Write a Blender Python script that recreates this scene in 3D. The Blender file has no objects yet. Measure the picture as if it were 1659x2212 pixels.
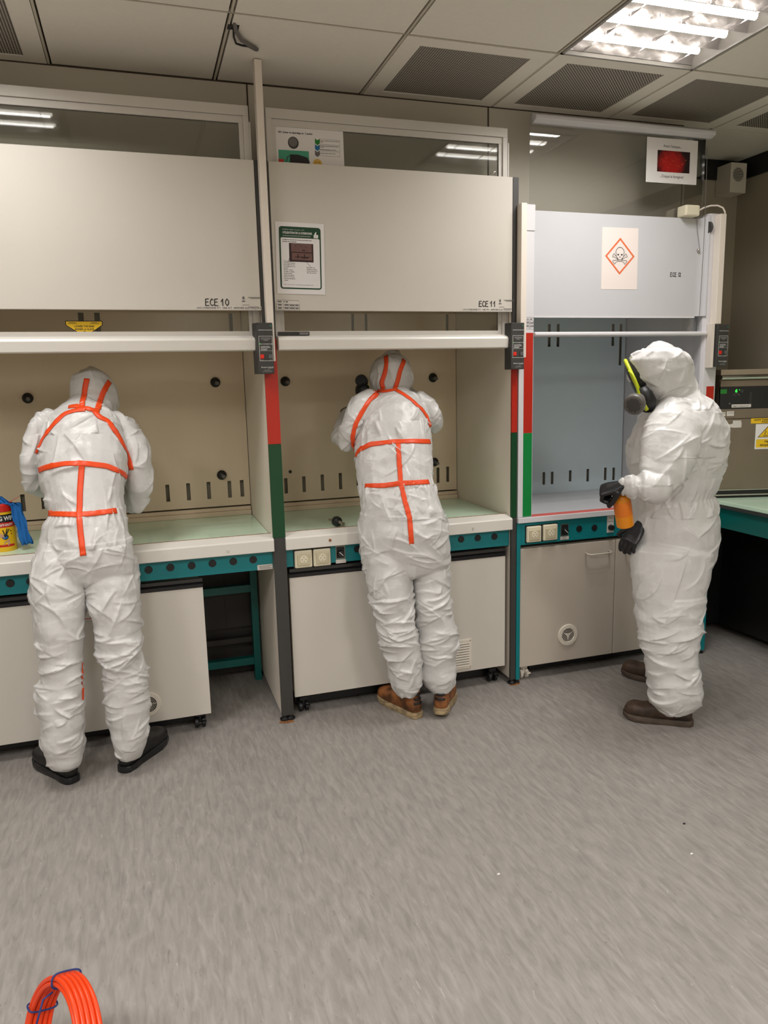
import bpy, bmesh, math, random
import numpy as np
from mathutils import Vector, Matrix, noise
from mathutils.bvhtree import BVHTree
random.seed(7)
sc = bpy.context.scene
COL = sc.collection
V = Vector
# ------------------------------------------------------------------ camera
CF, CYAW, CPIT, CROL = 1613.73, .3104, .1739, -.0239
CO = V((-.5701, -3.3728, 1.6045))
_F = V((math.sin(CYAW)*math.cos(CPIT), math.cos(CYAW)*math.cos(CPIT), -math.sin(CPIT)))
_R = V((math.cos(CYAW), -math.sin(CYAW), 0)); _U = _R.cross(_F)
CR = _R*math.cos(CROL)+_U*math.sin(CROL); CU = _U*math.cos(CROL)-_R*math.sin(CROL)
cam = bpy.data.cameras.new('camera'); cam_o = bpy.data.objects.new('camera', cam); COL.objects.link(cam_o)
cam.sensor_fit = 'HORIZONTAL'; cam.sensor_width = 36; cam.lens = CF/1659*36; cam.clip_start = .02
cam_o.matrix_world = Matrix(((CR.x, CU.x, -_F.x, CO.x), (CR.y, CU.y, -_F.y, CO.y), (CR.z, CU.z, -_F.z, CO.z), (0, 0, 0, 1)))
sc.camera = cam_o
# ------------------------------------------------------------------ world, exposure, lamps' strength
w = bpy.data.worlds.new('world'); sc.world = w; w.use_nodes = True
w.node_tree.nodes['Background'].inputs[0].default_value = (.9, .85, .8, 1); w.node_tree.nodes['Background'].inputs[1].default_value = .05
sc.view_settings.view_transform = 'Standard'; sc.view_settings.look = 'None'; sc.view_settings.gamma = 1
sc.view_settings.use_curve_mapping = False; sc.view_settings.exposure = -.16
LAMP_W = 27.0
LAMP_COL = (1, .978, .962)
ZC = 2.92
# ------------------------------------------------------------------ measuring: a photo pixel onto a plane of the room
def ray(u, v): return _F*CF + CR*(u-829.5) - CU*(v-1106)
def at(u, v, y=0.0):
    d = ray(u, v); return CO + d*((y-CO.y)/d.y)
def atz(u, v, z=0.0):
    d = ray(u, v); return CO + d*((z-CO.z)/d.z)
def atx(u, v, x):
    d = ray(u, v); return CO + d*((x-CO.x)/d.x)
# ------------------------------------------------------------------ materials
def lin(c):
    return tuple((x/255/12.92 if x/255 <= .04045 else ((x/255+.055)/1.055)**2.4) for x in c)
def mat(name, rgb, rough=.5, metal=0, bump=0, bscale=60, var=0, vscale=8, spec=.5, coat=0, trans=0, alpha=1, emit=None, es=1, stretch=(1, 1, 1)):
    m = bpy.data.materials.new(name); m.use_nodes = True; nt = m.node_tree; b = nt.nodes['Principled BSDF']
    c = lin(rgb)+(1,)
    b.inputs['Base Color'].default_value = c; b.inputs['Roughness'].default_value = rough; b.inputs['Metallic'].default_value = metal
    b.inputs['Specular IOR Level'].default_value = spec; b.inputs['Coat Weight'].default_value = coat
    b.inputs['Transmission Weight'].default_value = trans; b.inputs['Alpha'].default_value = alpha
    if emit: b.inputs['Emission Color'].default_value = lin(emit)+(1,); b.inputs['Emission Strength'].default_value = es
    tc = nt.nodes.new('ShaderNodeTexCoord'); mp = nt.nodes.new('ShaderNodeMapping'); mp.inputs['Scale'].default_value = stretch
    nt.links.new(tc.outputs['Object'], mp.inputs['Vector'])
    n = nt.nodes.new('ShaderNodeTexNoise'); n.inputs['Scale'].default_value = vscale; n.inputs['Detail'].default_value = 6
    nt.links.new(mp.outputs[0], n.inputs['Vector'])
    fac = n.outputs['Fac']
    if var >= .3:
        mr = nt.nodes.new('ShaderNodeMapRange'); mr.inputs['From Min'].default_value = .38; mr.inputs['From Max'].default_value = .62; nt.links.new(fac, mr.inputs['Value']); fac = mr.outputs[0]
    mx = nt.nodes.new('ShaderNodeMix'); mx.data_type = 'RGBA'
    mx.inputs['A'].default_value = tuple(x*(1-var) for x in c[:3])+(1,); mx.inputs['B'].default_value = tuple(min(1, x*(1+var)) for x in c[:3])+(1,)
    nt.links.new(fac, mx.inputs['Factor']); nt.links.new(mx.outputs['Result'], b.inputs['Base Color'])
    if bump:
        n2 = nt.nodes.new('ShaderNodeTexNoise'); n2.inputs['Scale'].default_value = bscale; n2.inputs['Detail'].default_value = 4
        nt.links.new(mp.outputs[0], n2.inputs['Vector'])
        bp = nt.nodes.new('ShaderNodeBump'); bp.inputs['Strength'].default_value = bump; bp.inputs['Distance'].default_value = .002
        nt.links.new(n2.outputs['Fac'], bp.inputs['Height']); nt.links.new(bp.outputs[0], b.inputs['Normal'])
    return m
M = {}
M['cream'] = mat('cream_laminate', (206, 200, 190), .42, var=.03, vscale=3, bump=.05, bscale=300)
M['side'] = mat('cream_side_lifted', (232, 222, 208), .4, var=.03)  # lighter copy of the cream, its colour making up for dim hood interiors
M['lip'] = mat('white_enamel', (222, 218, 210), .35, var=.03, vscale=5)
M['beige'] = mat('aged_beige_panel', (226, 206, 180), .5, var=.06, vscale=3, stretch=(3, 3, .5))
M['sashwhite'] = mat('sash_white', (206, 201, 193), .4, var=.03)
M['dark'] = mat('dark_grey_plastic', (58, 57, 55), .5, var=.05)
M['black'] = mat('black_plastic', (20, 20, 21), .45)
M['blackgloss'] = mat('black_profile', (34, 34, 35), .25)
M['red'] = mat('red_tape', (184, 36, 18), .35, var=.05)
M['green'] = mat('dark_green_tape', (0, 66, 32), .35, var=.05)
M['green2'] = mat('bright_green_tape', (4, 132, 60), .3, var=.04)
M['teal'] = mat('teal_metal', (0, 122, 128), .4, var=.04)
M['tealdark'] = mat('teal_frame', (0, 98, 92), .4, var=.04)
M['glasstop'] = mat('green_glass_worktop', (214, 242, 216), .16, var=.04, vscale=3)
M['cool'] = mat('cool_white_panel', (201, 201, 204), .35, var=.02)
M['coolin'] = mat('cool_grey_liner', (200, 216, 222), .4, var=.03)
M['coolpost'] = mat('cool_white_post', (216, 214, 217), .35, var=.02)
M['pinkred'] = mat('faded_red_strip', (216, 92, 80), .35, var=.06)
M['greige'] = mat('greige_door', (192, 182, 169), .5, var=.04, vscale=200)
M['vent'] = mat('vent_plastic', (222, 214, 200), .45)
M['socket'] = mat('ivory_socket', (222, 214, 188), .35)
M['hole'] = mat('socket_hole', (120, 112, 92), .5)
M['socketcover'] = mat('smoky_socket_cover', (196, 186, 156), .3)
M['paper'] = mat('paper', (232, 228, 226), .6)
M['paperpink'] = mat('warm_paper', (236, 224, 218), .6)
M['label'] = mat('clear_label', (212, 206, 198), .45)
M['ink'] = mat('ink', (30, 28, 28), .6)
M['greyink'] = mat('grey_ink', (110, 106, 104), .6)
M['whiteink'] = mat('white_print', (220, 220, 216), .5)
M['conduit'] = mat('pvc_conduit', (232, 222, 210), .4)
M['steel'] = mat('steel', (170, 160, 145), .35, metal=.85, var=.1, vscale=12, bump=.1, bscale=80)
M['ovensteel'] = mat('stained_stainless', (128, 116, 100), .42, metal=.5, var=.18, vscale=5, bump=.05)
M['chrome'] = mat('chrome', (200, 195, 190), .15, metal=1)
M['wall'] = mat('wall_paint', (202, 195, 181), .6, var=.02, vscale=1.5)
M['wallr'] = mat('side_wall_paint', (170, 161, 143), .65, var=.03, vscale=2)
M['ceil'] = mat('ceiling_tile', (232, 226, 214), .75, var=.03, vscale=40, bump=.15, bscale=250)
M['runner'] = mat('ceiling_runner', (196, 188, 172), .5)
M['runnerdark'] = mat('runner_shadow_gap', (74, 62, 50), .7)
M['blacktrim'] = mat('black_trim', (24, 24, 26), .5)
M['tape'] = mat('orange_seam_tape', (238, 76, 20), .45, var=.06, vscale=40, bump=.2, bscale=150)
M['rubber'] = mat('black_rubber', (16, 16, 16), .5, bump=.1)
M['glove'] = mat('black_nitrile', (18, 18, 20), .38, bump=.25, bscale=90)
M['shoeblack'] = mat('black_shoe', (22, 21, 21), .5, bump=.2, bscale=120)
M['soleblack'] = mat('black_sole', (24, 24, 25), .35, var=.1)
M['shoebrown'] = mat('tan_leather', (122, 74, 36), .65, var=.6, vscale=14, bump=.3, bscale=60)
M['soletan'] = mat('worn_tan_sole', (150, 130, 98), .6, var=.35, vscale=30, stretch=(1, 1, 4))
M['shoedark'] = mat('dark_brown_leather', (62, 46, 34), .6, var=.6, vscale=12, bump=.3)
M['soledark'] = mat('dark_brown_sole', (72, 60, 50), .65, var=.3, vscale=20)
M['filter'] = mat('filter_grey', (92, 88, 84), .4)
M['lime'] = mat('lime_plastic', (190, 202, 26), .4)
M['orange'] = mat('amber_bottle', (226, 138, 10), .35, trans=.0, var=.08)
M['bottlelabel'] = mat('orange_label', (226, 120, 24), .5, var=.1)
M['coil'] = mat('orange_hose', (232, 66, 16), .35, var=.05)
M['string'] = mat('blue_string', (30, 50, 110), .6)
M['skin'] = mat('skin', (196, 150, 124), .55)
M['yellow'] = mat('yellow_label', (236, 192, 20), .45)
M['canred'] = mat('red_lid', (200, 32, 22), .3)
M['canyellow'] = mat('yellow_can', (238, 186, 24), .35)
M['bluewipe'] = mat('blue_wipe', (16, 100, 172), .8, var=.12, vscale=30, bump=.3)
M['btnred'] = mat('red_button', (226, 40, 24), .35)
M['btngrey'] = mat('grey_button', (92, 92, 92), .4)
M['dotgreen'] = mat('green_dot', (20, 120, 84), .4)
M['led'] = mat('green_led', (40, 230, 60), .4, emit=(40, 255, 60), es=2.5)
M['photo1'] = mat('print_red_dark', (60, 10, 14), .4, var=.5, vscale=30)
M['smoke'] = mat('print_red_smoke', (60, 10, 14), .4)
def smoke():
    m = M['smoke']; nt = m.node_tree; b = nt.nodes['Principled BSDF']; tc = nt.nodes.new('ShaderNodeTexCoord')
    mp = nt.nodes.new('ShaderNodeMapping'); mp.inputs['Scale'].default_value = (10, 12, 0); mp.inputs['Location'].default_value = (.05, .1, 0); nt.links.new(tc.outputs['Object'], mp.inputs['Vector'])
    g = nt.nodes.new('ShaderNodeTexGradient'); g.gradient_type = 'SPHERICAL'; nt.links.new(mp.outputs[0], g.inputs[0])
    n = nt.nodes.new('ShaderNodeTexNoise'); n.inputs['Scale'].default_value = 45; n.inputs['Detail'].default_value = 5; nt.links.new(tc.outputs['Object'], n.inputs['Vector'])
    mu = nt.nodes.new('ShaderNodeMath'); mu.operation = 'MULTIPLY'; nt.links.new(g.outputs['Fac'], mu.inputs[0]); nt.links.new(n.outputs['Fac'], mu.inputs[1])
    r = nt.nodes.new('ShaderNodeValToRGB'); r.color_ramp.elements[0].position = .04; r.color_ramp.elements[0].color = lin((34, 8, 12))+(1,)
    r.color_ramp.elements[1].position = .24; r.color_ramp.elements[1].color = lin((176, 20, 20))+(1,); nt.links.new(mu.outputs[0], r.inputs[0]); nt.links.new(r.outputs[0], b.inputs['Base Color'])
smoke()
M['photo2'] = mat('print_red', (176, 18, 18), .4, var=.5, vscale=40)
M['orangeline'] = mat('print_orange', (226, 112, 66), .6)
M['bridge'] = mat('picture_teal', (70, 160, 130), .5)
M['blueprint'] = mat('print_blue', (18, 110, 160), .5)
M['greenprint'] = mat('print_green', (30, 130, 40), .5)
M['smiley'] = mat('print_yellow', (222, 178, 80), .5)
M['burg'] = mat('print_brown', (110, 78, 72), .5, var=.25, vscale=40)
M['burgd'] = mat('print_dark_brown', (44, 18, 20), .5)
M['rust'] = mat('rust_stain', (140, 92, 52), .8, var=.4, vscale=80)
M['greenpanel'] = mat('sheet_green', (0, 60, 34), .4)
M['undershade'] = mat('shade_darkened_panel', (52, 49, 46), .6)
# Tyvek
def tyvek():
    m = mat('white_nonwoven', (210, 209, 207), .4, spec=.6)
    nt = m.node_tree; b = nt.nodes['Principled BSDF']
    tc = nt.nodes.new('ShaderNodeTexCoord')
    mp = nt.nodes.new('ShaderNodeMapping'); mp.inputs['Scale'].default_value = (1, 1, 1.5)
    nw = nt.nodes.new('ShaderNodeTexNoise'); nw.inputs['Scale'].default_value = 7; nw.inputs['Detail'].default_value = 3
    add = nt.nodes.new('ShaderNodeVectorMath'); add.operation = 'MULTIPLY_ADD'
    nt.links.new(tc.outputs['Object'], mp.inputs['Vector']); nt.links.new(mp.outputs[0], nw.inputs['Vector'])
    nt.links.new(nw.outputs['Color'], add.inputs[0]); add.inputs[1].default_value = (.16, .16, .16); nt.links.new(mp.outputs[0], add.inputs[2])
    geo = nt.nodes.new('ShaderNodeNewGeometry'); cur = geo.outputs['Normal']
    for sc_, am, sm, st in ((10, .17, .14, (1, 1, 1.35)), (26, .11, .12, (1.2, 1.2, .9))):
        m2 = nt.nodes.new('ShaderNodeMapping'); m2.inputs['Scale'].default_value = st; m2.inputs['Rotation'].default_value = (.3, .5, .2)
        nt.links.new(add.outputs[0], m2.inputs['Vector'])
        vo = nt.nodes.new('ShaderNodeTexVoronoi'); vo.inputs['Scale'].default_value = sc_; vo.feature = 'SMOOTH_F1'; vo.inputs['Smoothness'].default_value = sm
        nt.links.new(m2.outputs[0], vo.inputs['Vector'])
        su = nt.nodes.new('ShaderNodeVectorMath'); su.operation = 'SUBTRACT'; su.inputs[1].default_value = (.5, .5, .5); nt.links.new(vo.outputs['Color'], su.inputs[0])
        ma = nt.nodes.new('ShaderNodeVectorMath'); ma.operation = 'MULTIPLY_ADD'; ma.inputs[1].default_value = (am, am, am)
        nt.links.new(su.outputs[0], ma.inputs[0]); nt.links.new(cur, ma.inputs[2]); cur = ma.outputs[0]
    nrm = nt.nodes.new('ShaderNodeVectorMath'); nrm.operation = 'NORMALIZE'; nt.links.new(cur, nrm.inputs[0])
    fn = nt.nodes.new('ShaderNodeTexNoise'); fn.inputs['Scale'].default_value = 38; nt.links.new(add.outputs[0], fn.inputs['Vector'])
    bp = nt.nodes.new('ShaderNodeBump'); bp.inputs['Strength'].default_value = .3; bp.inputs['Distance'].default_value = .003
    nt.links.new(fn.outputs['Fac'], bp.inputs['Height']); nt.links.new(nrm.outputs[0], bp.inputs['Normal']); nt.links.new(bp.outputs[0], b.inputs['Normal'])
    return m
M['tyvek'] = tyvek()
def floor_mat():
    m = mat('vinyl_floor', (164, 156, 145), .42, spec=.35)
    nt = m.node_tree; b = nt.nodes['Principled BSDF']
    tc = nt.nodes.new('ShaderNodeTexCoord')
    def nz(scale, st, det=5, dist=0):
        mp = nt.nodes.new('ShaderNodeMapping'); mp.inputs['Scale'].default_value = st
        nt.links.new(tc.outputs['Object'], mp.inputs['Vector'])
        n = nt.nodes.new('ShaderNodeTexNoise'); n.inputs['Scale'].default_value = scale; n.inputs['Detail'].default_value = det
        n.inputs['Distortion'].default_value = dist
        nt.links.new(mp.outputs[0], n.inputs['Vector']); return n
    base = nt.nodes.new('ShaderNodeValToRGB'); n1 = nz(13, (4.2, .8, 1), 9, .7)
    base.color_ramp.elements[0].position = .3; base.color_ramp.elements[0].color = lin((133, 128, 123))+(1,)
    base.color_ramp.elements[1].position = .72; base.color_ramp.elements[1].color = lin((158, 152, 146))+(1,)
    nt.links.new(n1.outputs['Fac'], base.inputs[0])
    def layer(prev, nse, lo, hi, col, s):
        r = nt.nodes.new('ShaderNodeMapRange'); r.inputs['From Min'].default_value = lo; r.inputs['From Max'].default_value = hi
        r.inputs['To Max'].default_value = s
        nt.links.new(nse.outputs['Fac'], r.inputs['Value'])
        mx = nt.nodes.new('ShaderNodeMix'); mx.data_type = 'RGBA'; mx.inputs['B'].default_value = lin(col)+(1,)
        nt.links.new(r.outputs[0], mx.inputs['Factor']); nt.links.new(prev, mx.inputs['A']); return mx.outputs['Result']
    o = base.outputs[0]
    o = layer(o, nz(22, (5, 1, 1), 3, 1.2), .66, .73, (114, 109, 103), .6)
    o = layer(o, nz(17, (5, 1, 1), 4, 1.6), .66, .75, (180, 174, 166), .6)
    o = layer(o, nz(60, (3.5, 1, 1), 2, .8), .72, .78, (104, 98, 90), .55)
    nt.links.new(o, b.inputs['Base Color'])
    return m
M['floor'] = floor_mat()
def perf_mat(name, ang):
    m = mat(name, (205, 197, 184), .55); nt = m.node_tree; b = nt.nodes['Principled BSDF']
    tc = nt.nodes.new('ShaderNodeTexCoord'); mp = nt.nodes.new('ShaderNodeMapping'); mp.inputs['Rotation'].default_value = (0, 0, ang)
    nt.links.new(tc.outputs['Object'], mp.inputs['Vector'])
    sep = nt.nodes.new('ShaderNodeSeparateXYZ'); nt.links.new(mp.outputs[0], sep.inputs[0])
    def wv(out, k):
        a = nt.nodes.new('ShaderNodeMath'); a.operation = 'MULTIPLY'; a.inputs[1].default_value = 2*math.pi/k
        nt.links.new(out, a.inputs[0])
        s = nt.nodes.new('ShaderNodeMath'); s.operation = 'COSINE'; nt.links.new(a.outputs[0], s.inputs[0]); return s.outputs[0]
    s = nt.nodes.new('ShaderNodeMath'); s.operation = 'ADD'
    nt.links.new(wv(sep.outputs[0], .0105), s.inputs[0]); nt.links.new(wv(sep.outputs[1], .0105), s.inputs[1])
    g = nt.nodes.new('ShaderNodeMapRange'); g.inputs['From Min'].default_value = -.35; g.inputs['From Max'].default_value = .25
    nt.links.new(s.outputs[0], g.inputs['Value'])
    mx = nt.nodes.new('ShaderNodeMix'); mx.data_type = 'RGBA'; mx.inputs['A'].default_value = lin((190, 182, 170))+(1,); mx.inputs['B'].default_value = lin((34, 30, 27))+(1,)
    nt.links.new(g.outputs[0], mx.inputs['Factor']); nt.links.new(mx.outputs['Result'], b.inputs['Base Color'])
    return m
M['perf0'] = perf_mat('perforated_metal', 0); M['perf45'] = perf_mat('perforated_metal_diagonal', .785)
def glass_mat(name, tint, refl=.5):
    m = bpy.data.materials.new(name); m.use_nodes = True; nt = m.node_tree; nt.nodes.clear()
    out = nt.nodes.new('ShaderNodeOutputMaterial'); mix = nt.nodes.new('ShaderNodeMixShader')
    tr = nt.nodes.new('ShaderNodeBsdfTransparent'); tr.inputs[0].default_value = tint+(1,)
    gl = nt.nodes.new('ShaderNodeBsdfGlossy'); gl.inputs['Roughness'].default_value = .03
    fr = nt.nodes.new('ShaderNodeFresnel'); fr.inputs[0].default_value = 1.5
    nt.links.new(fr.outputs[0], mix.inputs[0]); nt.links.new(tr.outputs[0], mix.inputs[1]); nt.links.new(gl.outputs[0], mix.inputs[2])
    nt.links.new(mix.outputs[0], out.inputs[0]); return m
M['glass'] = glass_mat('sash_glass', (.86, .87, .85)); M['glassclear'] = glass_mat('clear_sash_glass', (.94, .945, .94))
M['visor'] = glass_mat('visor', (.35, .36, .36))
# ------------------------------------------------------------------ objects and tags
ORG = {}
def tag(o, label=None, cat=None, group=None, kind=None):
    if label: o['label'] = label
    if cat: o['category'] = cat
    if group: o['group'] = group
    if kind: o['kind'] = kind
    return o
def thing(name, label, cat, loc=(0, 0, 0), group=None, mw=None):
    o = bpy.data.objects.new(name, None); COL.objects.link(o); o.empty_display_size = .05
    if mw is not None: o.matrix_world = mw; ORG[o.name] = V((0, 0, 0))
    else: o.location = loc; ORG[o.name] = V(loc)
    return tag(o, label, cat, group)
class MB:
    def __init__(s): s.v = []; s.f = []; s.sm = False
    def add(s, vs, fs):
        k = len(s.v); s.v += [V(p) for p in vs]; s.f += [tuple(i+k for i in f) for f in fs]; return s
    def box(s, x0, x1, y0, y1, z0, z1):
        if x0 > x1: x0, x1 = x1, x0
        if y0 > y1: y0, y1 = y1, y0
        if z0 > z1: z0, z1 = z1, z0
        return s.add([(x0, y0, z0), (x1, y0, z0), (x1, y1, z0), (x0, y1, z0), (x0, y0, z1), (x1, y0, z1), (x1, y1, z1), (x0, y1, z1)],
                     [(0, 3, 2, 1), (4, 5, 6, 7), (0, 1, 5, 4), (1, 2, 6, 5), (2, 3, 7, 6), (3, 0, 4, 7)])
    def prism(s, pts, a, b):          # closed outline pts (3D) shifted by vectors a and b
        n = len(pts); A = [V(p)+V(a) for p in pts]; B = [V(p)+V(b) for p in pts]
        return s.add(A+B, [tuple(range(n))[::-1], tuple(range(n, 2*n))]+[(i, (i+1) % n, (i+1) % n+n, i+n) for i in range(n)])
    def profx(s, prof, x0, x1):       # (y,z) outline swept along x
        return s.prism([(0, y, z) for y, z in prof], (x0, 0, 0), (x1, 0, 0))
    def lathe(s, prof, n=32, c=(0, 0, 0), ax=(0, 0, 1)):   # prof: (r,h)
        ax = V(ax).normalized(); e = ax.orthogonal().normalized(); g = ax.cross(e); c = V(c); vs = []; fs = []
        for r, h in prof:
            for i in range(n):
                a = 2*math.pi*i/n; vs.append(c+ax*h+(e*math.cos(a)+g*math.sin(a))*r)
        for j in range(len(prof)-1):
            for i in range(n):
                i2 = (i+1) % n; fs.append((j*n+i, j*n+i2, (j+1)*n+i2, (j+1)*n+i))
        fs += [tuple(range(n))[::-1], tuple(range((len(prof)-1)*n, len(prof)*n))]
        return s.add(vs, fs)
    def tube(s, path, r, n=10, closed=False):
        path = [V(p) for p in path]; m = len(path); vs = []; fs = []; prev = None
        for i, p in enumerate(path):
            if closed: t = (path[(i+1) % m]-path[i-1])
            else: t = path[min(i+1, m-1)]-path[max(i-1, 0)]
            t.normalize()
            e = t.orthogonal().normalized() if prev is None else (prev-t*prev.dot(t)).normalized()
            prev = e; g = t.cross(e); rr = r[i] if isinstance(r, (list, tuple)) else r
            vs += [p+(e*math.cos(2*math.pi*k/n)+g*math.sin(2*math.pi*k/n))*rr for k in range(n)]
        for i in range(m if closed else m-1):
            j = (i+1) % m
            for k in range(n): fs.append((i*n+k, i*n+(k+1) % n, j*n+(k+1) % n, j*n+k))
        if not closed: fs += [tuple(range(n))[::-1], tuple(range((m-1)*n, m*n))]
        return s.add(vs, fs)
    def rings(s, R, n=28, p=2.0):     # R: (centre, half width, half depth, fixed frame or None) lofted and capped
        m = len(R); C = [V(r[0]) for r in R]; vs = []; fs = []
        T = []
        for i in range(m): T.append((C[min(i+1, m-1)]-C[max(i-1, 0)]).normalized())
        def ring(c, a, b, t):
            wv = (CR-t*CR.dot(t))
            wv = wv.normalized() if wv.length > .25 else (V((0, 0, 1))-t*t.z).normalized()
            d = t.cross(wv); o = []
            for k in range(n):
                q = 2*math.pi*k/n; cx, sy = math.cos(q), math.sin(q)
                o.append(c+wv*a*math.copysign(abs(cx)**(2/p), cx)+d*b*math.copysign(abs(sy)**(2/p), sy))
            return o
        L = []
        for k in (3, 2, 1):
            q = k/3.2*math.pi/2; L.append((C[0]-T[0]*min(R[0][1], R[0][2])*.55*math.sin(q), R[0][1]*math.cos(q), R[0][2]*math.cos(q), T[0]))
        for i in range(m): L.append((C[i], R[i][1], R[i][2], T[i]))
        for k in (1, 2, 3):
            q = k/3.2*math.pi/2; L.append((C[-1]+T[-1]*min(R[-1][1], R[-1][2])*.55*math.sin(q), R[-1][1]*math.cos(q), R[-1][2]*math.cos(q), T[-1]))
        for l in L: vs += ring(*l)
        for j in range(len(L)-1):
            for i in range(n):
                i2 = (i+1) % n; fs.append((j*n+i, j*n+i2, (j+1)*n+i2, (j+1)*n+i))
        fs += [tuple(range(n))[::-1], tuple(range((len(L)-1)*n, len(L)*n))]
        return s.add(vs, fs)
    def sphere(s, c, r, n=16, m=10, sc=(1, 1, 1)):
        c = V(c); vs = []; fs = []
        for j in range(1, m):
            for i in range(n):
                a = 2*math.pi*i/n; b = math.pi*j/m
                vs.append(c+V((math.cos(a)*math.sin(b)*r*sc[0], math.sin(a)*math.sin(b)*r*sc[1], math.cos(b)*r*sc[2])))
        for j in range(m-2):
            for i in range(n): fs.append((j*n+i, (j+1)*n+i, (j+1)*n+(i+1) % n, j*n+(i+1) % n))
        fs += [tuple(range(n)), tuple(range((m-2)*n, (m-1)*n))[::-1]]
        return s.add(vs, fs)
    def plate(s, x0, x1, z0, z1, y0, y1, holes):   # a board with real rectangular holes
        xs = sorted({x0, x1}|{min(max(h[k], x0), x1) for h in holes for k in (0, 1)}); zs = sorted({z0, z1}|{min(max(h[k], z0), z1) for h in holes for k in (2, 3)})
        for i in range(len(xs)-1):
            run = None
            for j in range(len(zs)-1):
                cx, cz = (xs[i]+xs[i+1])/2, (zs[j]+zs[j+1])/2
                hole = any(h[0] < cx < h[1] and h[2] < cz < h[3] for h in holes)
                if hole:
                    if run is not None: s.box(xs[i], xs[i+1], y0, y1, run, zs[j]); run = None
                elif run is None: run = zs[j]
            if run is not None: s.box(xs[i], xs[i+1], y0, y1, run, z1)
        return s
    def mesh(s, name, org=V((0, 0, 0))):
        me = bpy.data.meshes.new(name); me.from_pydata([tuple(v-org) for v in s.v], [], s.f); me.validate()
        bm = bmesh.new(); bm.from_mesh(me); bmesh.ops.recalc_face_normals(bm, faces=bm.faces); bm.to_mesh(me); bm.free(); return me
    def build(s, name, m, parent=None, smooth=False, bevel=0, root=None, seg=2):
        r = root or parent
        me = s.mesh(name, ORG[r.name] if r is not None and r.name in ORG else V((0, 0, 0)))
        me.materials.append(M[m]); o = bpy.data.objects.new(name, me); COL.objects.link(o)
        if parent is not None:
            o.parent = parent
            if o.name not in ORG: ORG[o.name] = ORG[r.name]
        if smooth:
            for p in me.polygons: p.use_smooth = True
            if smooth == 'auto':
                me.set_sharp_from_angle(angle=.7)
        if bevel:
            b = o.modifiers.new('bevel', 'BEVEL'); b.width = bevel; b.segments = seg; b.limit_method = 'ANGLE'; b.angle_limit = .6
        return o
def struct(name, mb, m, **k): return tag(mb.build(name, m, **k), kind='structure')
def remesh(mb, voxel, smooth=4):
    me = mb.mesh('tmp'); o = bpy.data.objects.new('tmp', me); COL.objects.link(o)
    r = o.modifiers.new('r', 'REMESH'); r.mode = 'VOXEL'; r.voxel_size = voxel
    s = o.modifiers.new('s', 'SMOOTH'); s.iterations = smooth; s.factor = .5
    dg = bpy.context.evaluated_depsgraph_get(); dg.update()
    out = bpy.data.meshes.new_from_object(o.evaluated_get(dg)); bpy.data.objects.remove(o); bpy.data.meshes.remove(me)
    return out
def link_mesh(name, me, m, parent, smooth=True):
    org = ORG[parent.name]
    me.transform(Matrix.Translation(-org)); me.materials.clear(); me.materials.append(M[m])
    o = bpy.data.objects.new(name, me); COL.objects.link(o); o.parent = parent; ORG.setdefault(o.name, org)
    if smooth: me.polygons.foreach_set('use_smooth', [True]*len(me.polygons))
    return o
def copy_tree(o, parent=None):
    c = o.copy(); COL.objects.link(c)
    if o.name in ORG: ORG[c.name] = ORG[o.name]
    if parent is not None: c.parent = parent; c.matrix_parent_inverse = o.matrix_parent_inverse
    for ch in [x for x in bpy.data.objects if x.parent == o]: copy_tree(ch, c)
    return c
# text, strokes and flat print in the local XY plane of a thing (x right, y up, z out of the sheet)
def text_bm(body, size, x=0, y=0, z=0, align='LEFT', bold=0, sx=1):
    cu = bpy.data.curves.new('t', 'FONT'); cu.body = body; cu.size = size; cu.align_x = align; cu.offset = bold; cu.resolution_u = 2
    o = bpy.data.objects.new('t', cu); COL.objects.link(o); dg = bpy.context.evaluated_depsgraph_get(); dg.update()
    me = bpy.data.meshes.new_from_object(o.evaluated_get(dg)); b = MB()
    b.add([(v.co.x*sx+x, v.co.y+y, z) for v in me.vertices], [tuple(p.vertices) for p in me.polygons])
    bpy.data.objects.remove(o); bpy.data.curves.remove(cu); bpy.data.meshes.remove(me); return b
def stroke(mb, pts, wd, z=0):
    for i in range(len(pts)-1):
        a, b = V(pts[i]+(0,)), V(pts[i+1]+(0,)); d = (b-a)
        if d.length < 1e-7: continue
        d.normalize(); n = V((-d.y, d.x, 0))*wd/2; a2 = a-d*wd*.3; b2 = b+d*wd*.3; zz = V((0, 0, z+i*1e-6))
        mb.add([a2-n+zz, b2-n+zz, b2+n+zz, a2+n+zz], [(0, 1, 2, 3)])
    return mb
def rect(mb, x0, y0, x1, y1, z=0): return mb.add([(x0, y0, z), (x1, y0, z), (x1, y1, z), (x0, y1, z)], [(0, 1, 2, 3)])
def poly(mb, pts, z=0): return mb.add([(p[0], p[1], z) for p in pts], [tuple(range(len(pts)))])
def disc(mb, cx, cy, rx, ry=None, z=0, n=24, a0=0, a1=2*math.pi):
    ry = ry or rx; return poly(mb, [(cx+rx*math.cos(a0+(a1-a0)*i/n), cy+ry*math.sin(a0+(a1-a0)*i/n)) for i in range(n if a1-a0 > 6.2 else n+1)], z)
def frame_mat(o, xdir=(1, 0, 0), ydir=(0, 0, 1)):
    x = V(xdir).normalized(); y = V(ydir); y = (y-x*y.dot(x)).normalized(); z = x.cross(y); o = V(o)
    return Matrix(((x.x, y.x, z.x, o.x), (x.y, y.y, z.y, o.y), (x.z, y.z, z.z, o.z), (0, 0, 0, 1)))
def on_plane(mb, o, xdir=(1, 0, 0), ydir=(0, 0, 1)):      # lift local print onto a plane of the room
    mw = frame_mat(o, xdir, ydir); mb.v = [mw@v for v in mb.v]; return mb
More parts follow.
